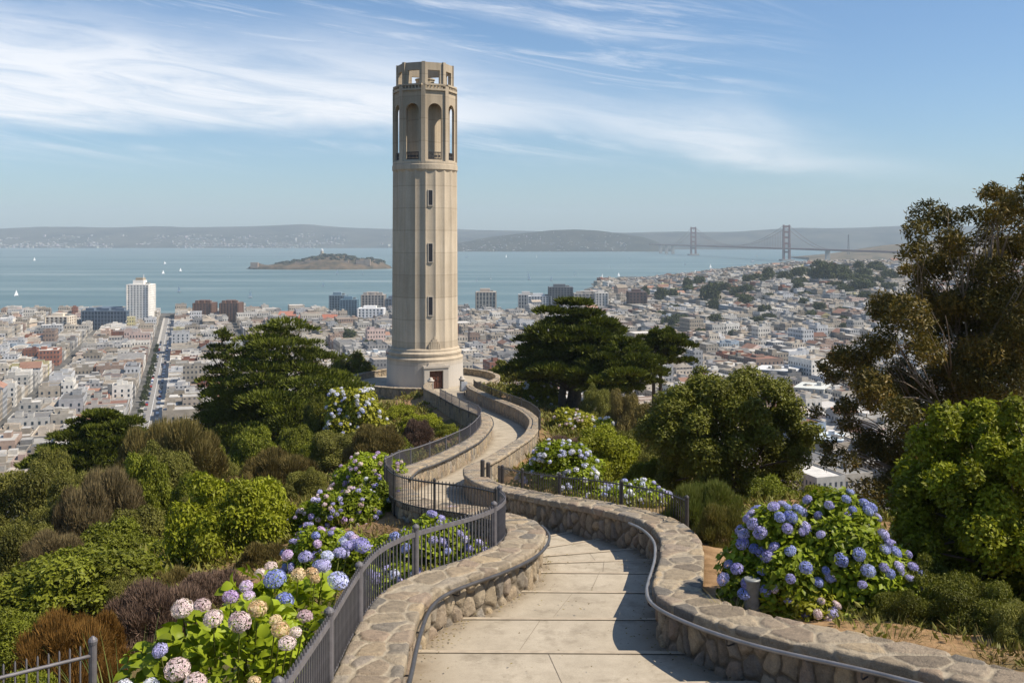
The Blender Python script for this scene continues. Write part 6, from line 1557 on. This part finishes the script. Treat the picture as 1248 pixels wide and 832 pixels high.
# close-up hydrangeas at the lower left: folded, curved leaves
def big_leaf():
    st = [(0, .02, 0), (.18, .30, .05), (.45, .46, .08), (.75, .32, .03), (1.0, .0, -.10)]; v = []
    for y, w, z in st: v += [(-w, y, z + w * .22), (0, y, z - .03), (w, y, z + w * .22)]
    return np.array(v), np.array([(3 * i + j, 3 * i + 1 + j, 3 * i + 4 + j, 3 * i + 3 + j) for i in range(4) for j in (0, 1)])
BIG_LEAF = big_leaf()
def close_hydrangea(cx, cy_, r, ry, zt, label, nleaf, leaf, heads_, mat, seed, k=18):
    g = ground(cx, cy_) - .05; h = zt - g; rng = np.random.default_rng(seed); cl = dome_clumps(r, ry, h, k, rng, (.24, .38), .1)
    p, fr, s, rn = clump_leaves(cl, nleaf, leaf, rng, .38, .75, 1.0, -.25, .16)
    # tips droop outward
    keep = cx + p[:, 0] < -2.16 - .012 * np.maximum(0, 12 - cy_ - p[:, 1]); p = p[keep]; fr = tuple(q[keep] for q in fr); s = s[keep]; rn = rn[keep]
    X, Y, Z = fr; out = p * np.array([1, 1, .3]); out /= np.maximum(np.linalg.norm(out, axis=1, keepdims=True), 1e-6); Y = Y * .55 + out * .8 + np.array([0, 0, -.12]); Y /= np.linalg.norm(Y, axis=1, keepdims=True); X = np.cross(Y, Z); X /= np.linalg.norm(X, axis=1, keepdims=True); Z = np.cross(X, Y)
    o = link('hydrangea_bush', scatter('foliage', BIG_LEAF, p - Y * .3 * leaf, (X, Y, Z), s * np.array([.95, 1, 1]), rn, M[mat])); o.location = (cx, cy_, g); tag(o, label, 'hydrangea', 'hydrangea bushes along the path')
    o.data.polygons.foreach_set('use_smooth', np.ones(len(o.data.polygons), bool))
    st = MB()
    for px, py, d, rp, col in heads_:
        q = P(px, py, d) - np.array([cx, cy_, g]); rad = rp * .84 * d / F; me = heads(col, 'hi'); hd = link('flower_head', me[rng.integers(3)], o); hd.location = q; hd.scale = (rad * rng.uniform(.9, 1.1), rad, rad * rng.uniform(.72, .92)); n = Vector((q[0] * .25 + rng.normal(0, .12), -.45, 1)); hd.rotation_euler = n.to_track_quat('Z', 'Y').to_euler(); hd.rotation_euler.rotate_axis('Z', rng.uniform(0, 6))
        st.tube([(q[0] * .55, q[1] * .6, max(.05, q[2] * .3)), (q[0] * .9, q[1] * .95, q[2] * .75), tuple(q - [0, 0, rad * .3])], [.011, .008, .006], 6)
    st.build('stems', M['leaf_green'], o, True)['kind'] = 'stuff'
close_hydrangea(-2.68, 9.7, 1.16, .98, HC - 3.50, 'pink and cream hydrangea with large leaves in the lower left foreground', 1050, .14,
    [(222, 741, 9.6, 15, 'fl_pink'), (246, 738, 9.9, 14, 'fl_pink'), (260, 753, 9.2, 15, 'fl_pink'), (292, 757, 9.1, 16, 'fl_pink'), (314, 741, 9.4, 14, 'fl_cream'), (281, 727, 10.0, 11, 'fl_mauve'), (300, 714, 10.3, 10, 'fl_mauve'), (303, 726, 10.1, 9, 'fl_mauve'),
     (195, 792, 9.2, 11, 'fl_lav'), (216, 815, 8.7, 18, 'fl_pink'), (238, 832, 8.5, 16, 'fl_pink'), (150, 838, 8.6, 13, 'fl_white'), (342, 767, 9.0, 13, 'fl_cream'), (350, 783, 8.8, 12, 'fl_pink'), (372, 750, 9.4, 11, 'fl_pink'), (310, 830, 8.3, 9, 'fl_cream'), (184, 834, 8.7, 11, 'fl_white'), (336, 756, 9.3, 10, 'fl_cream'), (360, 770, 9.1, 9, 'fl_pink')], 'leaf_hydrangea', 220, 20)
close_hydrangea(-2.62, 11.5, 1.12, .95, HC - 3.86, 'hydrangea with big blue heads behind the near railing', 800, .14,
    [(335, 705, 10.8, 16, 'fl_blue'), (347, 731, 10.5, 13, 'fl_blue'), (412, 707, 11.0, 15, 'fl_pale'), (394, 689, 11.6, 11, 'fl_lav'), (372, 678, 12.2, 10, 'fl_lav'), (350, 676, 12.3, 9, 'fl_mauve'), (399, 677, 12.4, 9, 'fl_pale'), (363, 700, 11.2, 11, 'fl_cream'), (380, 698, 11.4, 10, 'fl_cream'), (384, 705, 11.2, 7, 'fl_cream'), (330, 690, 12, 9, 'fl_pink'), (317, 698, 11.9, 8, 'fl_pink'), (414, 673, 12.8, 9, 'fl_lav'), (424, 665, 13.0, 9, 'fl_lav'), (441, 664, 13.0, 12, 'fl_lav')], 'leaf_hydrangea', 221, 18)

# ---------------------------------------------------------------- grasses
def blades(name, label, px, pt, pb, w, d, n, mat, wid, seed, lean=.35, cat='grass'):
    x, y, z, r, h = place(px, pt, pb, w, d); rng = np.random.default_rng(seed); a = rng.uniform(0, 6.28, n); q = np.sqrt(rng.random(n)); pos = np.stack([np.cos(a) * q * r, np.sin(a) * q * r * .7, np.zeros(n)], 1)
    tv = []; 
    for i in range(5): t = i / 4; ww = .5 * (1 - t ** 1.6) + .02; tv += [(-ww, t, .45 * t * t), (ww, t, .45 * t * t)]
    tf = np.array([(2 * i, 2 * i + 1, 2 * i + 3, 2 * i + 2) for i in range(4)])
    g = np.stack([np.cos(a) * lean, np.sin(a) * lean, np.ones(n)], 1) + rng.normal(0, .18, (n, 3)); g /= np.linalg.norm(g, axis=1, keepdims=True); X = np.cross(g, np.stack([np.cos(a), np.sin(a), 0 * a], 1)); X /= np.linalg.norm(X, axis=1, keepdims=True); Z = np.cross(X, g)
    ln = h * rng.uniform(.5, 1.05, n); o = link(name, scatter(name, (np.array(tv), tf), pos, (X, g, Z), np.stack([np.full(n, wid), ln, ln], 1), rng.random(n), M[mat])); o.location = (x, y, z); return tag(o, label, cat)
blades('grass_tuft', 'long green grass blades left of the pink hydrangea', 158, 778, 845, 76, 9.6, 130, 'grass_green', .022, 301)
blades('grass_tuft', 'dry yellow grass at the top of the wall in the lower right corner', 1216, 778, 822, 90, 11.6, 160, 'grass', .012, 302)
blades('grass_tuft', 'dry stalks below the blue hydrangea', 1062, 738, 790, 70, 12.6, 110, 'grass', .010, 303, .6)
blades('grass_tuft', 'thin straw grass beside the yellowish hydrangea', 1018, 725, 775, 60, 13, 90, 'grass', .010, 304, .6)
blades('grass_tuft', 'dry grass tuft on the bank right of the blue hydrangea', 1120, 752, 795, 70, 12.6, 150, 'grass', .010, 307, .5)
blades('grass_tuft', 'straw-coloured grass fringe along the wall top below the hydrangea', 1085, 750, 785, 60, 12.2, 120, 'grass', .009, 308, .5)
blades('grass_tuft', 'few dry stalks at the right of the wall top', 1152, 765, 805, 40, 12, 36, 'grass', .010, 305)
blades('grass_tuft', 'yellow grass at the foot of the bollard', 893, 715, 752, 40, 13.4, 60, 'grass', .010, 306, .5)

# ---------------------------------------------------------------- undergrowth on the slopes (uncountable)
def undergrowth():
    rng = np.random.default_rng(400); N_ = 24000; d = 8 + 112 * rng.random(N_) ** .8; px = rng.uniform(-40, 1290, N_); x = (px - 624) * d / F
    e = np.minimum(np.sqrt(((x[:, None] - L4[::3, 0]) ** 2 + (d[:, None] - L4[::3, 1]) ** 2).min(1)), np.sqrt(((x[:, None] - R4[::3, 0]) ** 2 + (d[:, None] - R4[::3, 1]) ** 2).min(1)))
    cr = ((x[:, None] - Cs[::3, 0]) ** 2 + (d[:, None] - Cs[::3, 1]) ** 2); ic = cr.argmin(1); ins = np.sqrt(cr.min(1)) < HWs[::3][ic] + .75
    dens = fbm(x * .22, d * .22, 17, 3); left = x < np.interp(d, Cs[:, 1], Cs[:, 0])
    ok = (~ins) & (e > .95) & ((d > 24) | left | (e > 2.2) | (x > 4.2)) & (np.hypot(x - TX, d - TD) > RT + .8) & ((dens > .43) | (e > 7)) & ~((~left) & (d < 22) & (e < 2.6) & (dens < .56) & (x < 4.2))
    n = int(ok.sum())
    e0 = e; x, d, e = x[ok], d[ok], e[ok]; z = terrain(x, d); ks = 16; N2 = n * ks
    sc = np.clip(.08 + d * .0042, .08, .45) * rng.uniform(.6, 1.5, n) * np.where(left[ok] & (e > 5), 1.5, 1); a = rng.uniform(0, 6.28, N2); q = np.sqrt(rng.random(N2)); S_ = np.repeat(sc, ks)
    pos = np.stack([np.repeat(x, ks) + np.cos(a) * q * S_ * 1.5, np.repeat(d, ks) + np.sin(a) * q * S_ * 1.5, np.repeat(z, ks) + S_ * rng.uniform(-.05, .5, N2)], 1)
    g = np.stack([np.cos(a) * .7, np.sin(a) * .7, np.full(N2, .8)], 1) + rng.normal(0, .4, (N2, 3)); g /= np.linalg.norm(g, axis=1, keepdims=True); X = np.cross(g, rng.normal(0, 1, (N2, 3))); X /= np.linalg.norm(X, axis=1, keepdims=True); Z = np.cross(X, g)
    half = rng.random(n) < .55; hk = np.repeat(half, ks)
    for nm, sel, mat, asp in (('undergrowth', hk, 'leaf_olive', .4), ('dry_undergrowth', ~hk, 'leaf_dry', .12)):
        m = sel; o = link(nm, scatter(nm, LEAF_T, pos[m], (X[m], g[m], Z[m]), np.stack([S_[m] * asp * .8, S_[m] * .85, S_[m]], 1), np.repeat(rng.random(n), ks)[m] * .6 + .4 * rng.random(m.sum()), M[mat])); tag(o, 'low green undergrowth covering the hill slopes' if asp > .2 else 'dry brown undergrowth covering the hill slopes', 'undergrowth', kind='stuff')
undergrowth()

# ---------------------------------------------------------------- trees down in the town
TM = []
for s_ in (1, 2, 3):
    rng = np.random.default_rng(500 + s_); cl = dome_clumps(1, .95, 1.5, 14, rng, (.26, .42), .25); p, fr, s, r = clump_leaves(cl, 1700, .2, rng, .7, .3, .6, -.6, .2); TM.append(scatter('tree', LEAF_T, p, fr, s, r, M['leaf_city']))
tt = MB().tube([(0, 0, -.6), (0, 0, .7)], [.09, .06], 6).mesh('trunk', M['bark'])
def town_tree(px, pt, pb, w, label, rng, group='trees among the houses', lift=0.0):
    # find the distance where the ground under this pixel lies
    lo = 420.0
    for y in np.arange(420, 2100, 6):
        if (HC - float(town_z((px - 624) * y / F, y))) / y <= (pb - HY) / F: lo = y; break
    else: lo = 1850
    d = lo; x = (px - 624) * d / F; z = float(town_z(x, d)); r = w * d / F / 2; h = max((pb - pt) * d / F, r)
    o = empty('tree', (x, d, z + lift), label, 'tree', group); k = link('crown', TM[rng.randrange(3)], o); k.scale = (r, r, h / 1.5); k.rotation_euler.z = rng.uniform(0, 6); t = link('trunk', tt, o); t.scale = (r, r, h / 1.5)
rt = random.Random(6)
TT = [(1008, 319, 346, 34, 'big dark tree crowning the right-hand ridge'), (992, 326, 345, 20, 'dark tree left of the big one on the ridge'), (1028, 324, 342, 24, 'dark tree right of the big one on the ridge'), (1052, 326, 342, 26, 'broad low tree on the ridge towards the eucalyptus'),
      (852, 336, 352, 18, 'round dark tree at the left shore of the wooded rise'), (838, 338, 356, 14, 'smaller round tree at the very edge of the wooded rise'), (866, 344, 372, 28, 'large dark tree on the wooded rise'), (880, 346, 360, 20, 'dark tree right of the large one on the rise'),
      (786, 348, 366, 12, 'round tree rising above the brown block'), (806, 350, 370, 20, 'dark tree right of the brown block'), (820, 352, 368, 16, 'second dark tree right of the brown block'), (936, 326, 342, 18, 'dark tree halfway along the ridge'), (955, 330, 346, 22, 'dark broad tree halfway along the ridge'), (972, 328, 344, 16, 'slim dark tree left of the ridge crown'),
      (1050, 342, 356, 34, 'long clump-like tree under the ridge crown'), (1085, 344, 358, 20, 'dark tree near the upper eucalyptus branches'), (910, 346, 362, 20, 'dark tree among houses below the ridge'), (895, 352, 364, 16, 'smaller tree among houses on the rise'), (1030, 394, 404, 16, 'green tree beside the yellow-walled houses'),
      (425, 401, 421, 20, 'round dark tree in the town left of the tower'), (410, 390, 402, 14, 'small dark tree behind the round one left of the tower'), (229, 405, 418, 12, 'dark street tree right of the straight street'), (244, 407, 418, 12, 'second dark street tree by the brown towers'), (451, 414, 432, 18, 'dark tree low beside the tower shaft'),
      (1068, 336, 352, 22, 'dark tree on the ridge just left of the eucalyptus'), (776, 420, 432, 16, 'small dark tree behind the umbrella cypress'), (586, 418, 430, 16, 'dark tree just right of the tower shaft'), (600, 424, 434, 14, 'second dark tree right of the tower shaft'), (830, 396, 406, 14, 'dark tree above the umbrella cypress'), (945, 404, 412, 16, 'dark tree among the pale houses above the oak')]
for px, pt, pb, w, lab in TT: town_tree(px, pt, pb, w, lab, rt)
cell = {}
for i in range(70):
    px = rt.uniform(790, 1090); f = (px - 790) / 300; top = 362 - 36 * min(1, f * 1.5); pb = top + 6 + rt.random() ** 1.3 * 70
    cell.setdefault((int((px - 790) // 30), int((pb - 320) // 24)), []).append((px, pb))
RW = ['just under the ridge line', 'high on the wooded rise', 'half way up the wooded rise', 'low on the wooded rise', 'at the foot of the wooded rise']
CW = ['above the umbrella cypress', 'left of the round oak', 'above the left half of the oak', 'above the oak', 'above the right half of the oak', 'right above the oak', 'between oak and eucalyptus', 'left of the eucalyptus', 'close by the eucalyptus', 'behind the eucalyptus edge']
for (a, b), it in sorted(cell.items()):
    for j, (px, pb) in enumerate(sorted(it)):
        pre = '' if len(it) == 1 else ['leftmost ', 'second ', 'third ', 'fourth ', 'fifth ', 'sixth '][min(j, 5)]
        town_tree(px, pb - rt.uniform(9, 16), pb, rt.uniform(14, 26), f'{pre}dark tree {RW[max(0, min(b, 4))]} {CW[min(a, 9)]}', rt)

def street_trees():
    r = random.Random(15)
    for i in range(16):
        b = 640 + i * 28 + r.uniform(-6, 6); x, y = g2w(SA - 6.0, b); z = float(town_z(x, y)) + .15
        o = empty('tree', (x, y, z), ['nearest', 'second', 'third', 'fourth', 'fifth', 'sixth', 'seventh', 'eighth', 'ninth', 'tenth', 'eleventh', 'twelfth', 'thirteenth', 'fourteenth', 'fifteenth', 'farthest'][i] + ' small street tree along the left kerb of the straight street', 'tree', 'street trees')
        s = r.uniform(1.9, 3.0); k = link('crown', TM[r.randrange(3)], o); k.scale = (s, s, s * 1.15); k.rotation_euler.z = r.uniform(0, 6); t = link('trunk', tt, o); t.scale = (s, s, s * 1.15)
street_trees()

def litter():
    rng = np.random.default_rng(600); n = 700; i = rng.integers(int(np.argmax(Lf[:, 1] > 9)), int(np.argmax(Lf[:, 1] > 42)), n); t = np.where(rng.random(n) < .5, .02 + np.abs(rng.normal(0, .06, n)), .98 - np.abs(rng.normal(0, .06, n))); t = np.where(rng.random(n) < .15, rng.random(n), np.clip(t, .02, .98))
    p = Lf[i] * (1 - t)[:, None] + Rf[i] * t[:, None]; z = (HC - drop(Lf[i, 1])) * (1 - t) + (HC - drop(Rf[i, 1])) * t + .075
    fr = leaf_frames(np.tile([[0, 0, 1.0]], (n, 1)), rng, .15); s = rng.uniform(.025, .06, n)
    o = link('fallen_leaves', scatter('fallen_leaves', LEAF_T, np.column_stack([p, z]), fr, np.stack([s * .5, s, s], 1), rng.random(n), M['leaf_dry'])); tag(o, 'small dry leaves fallen along the foot of the path walls', 'leaf litter', kind='stuff')
litter()
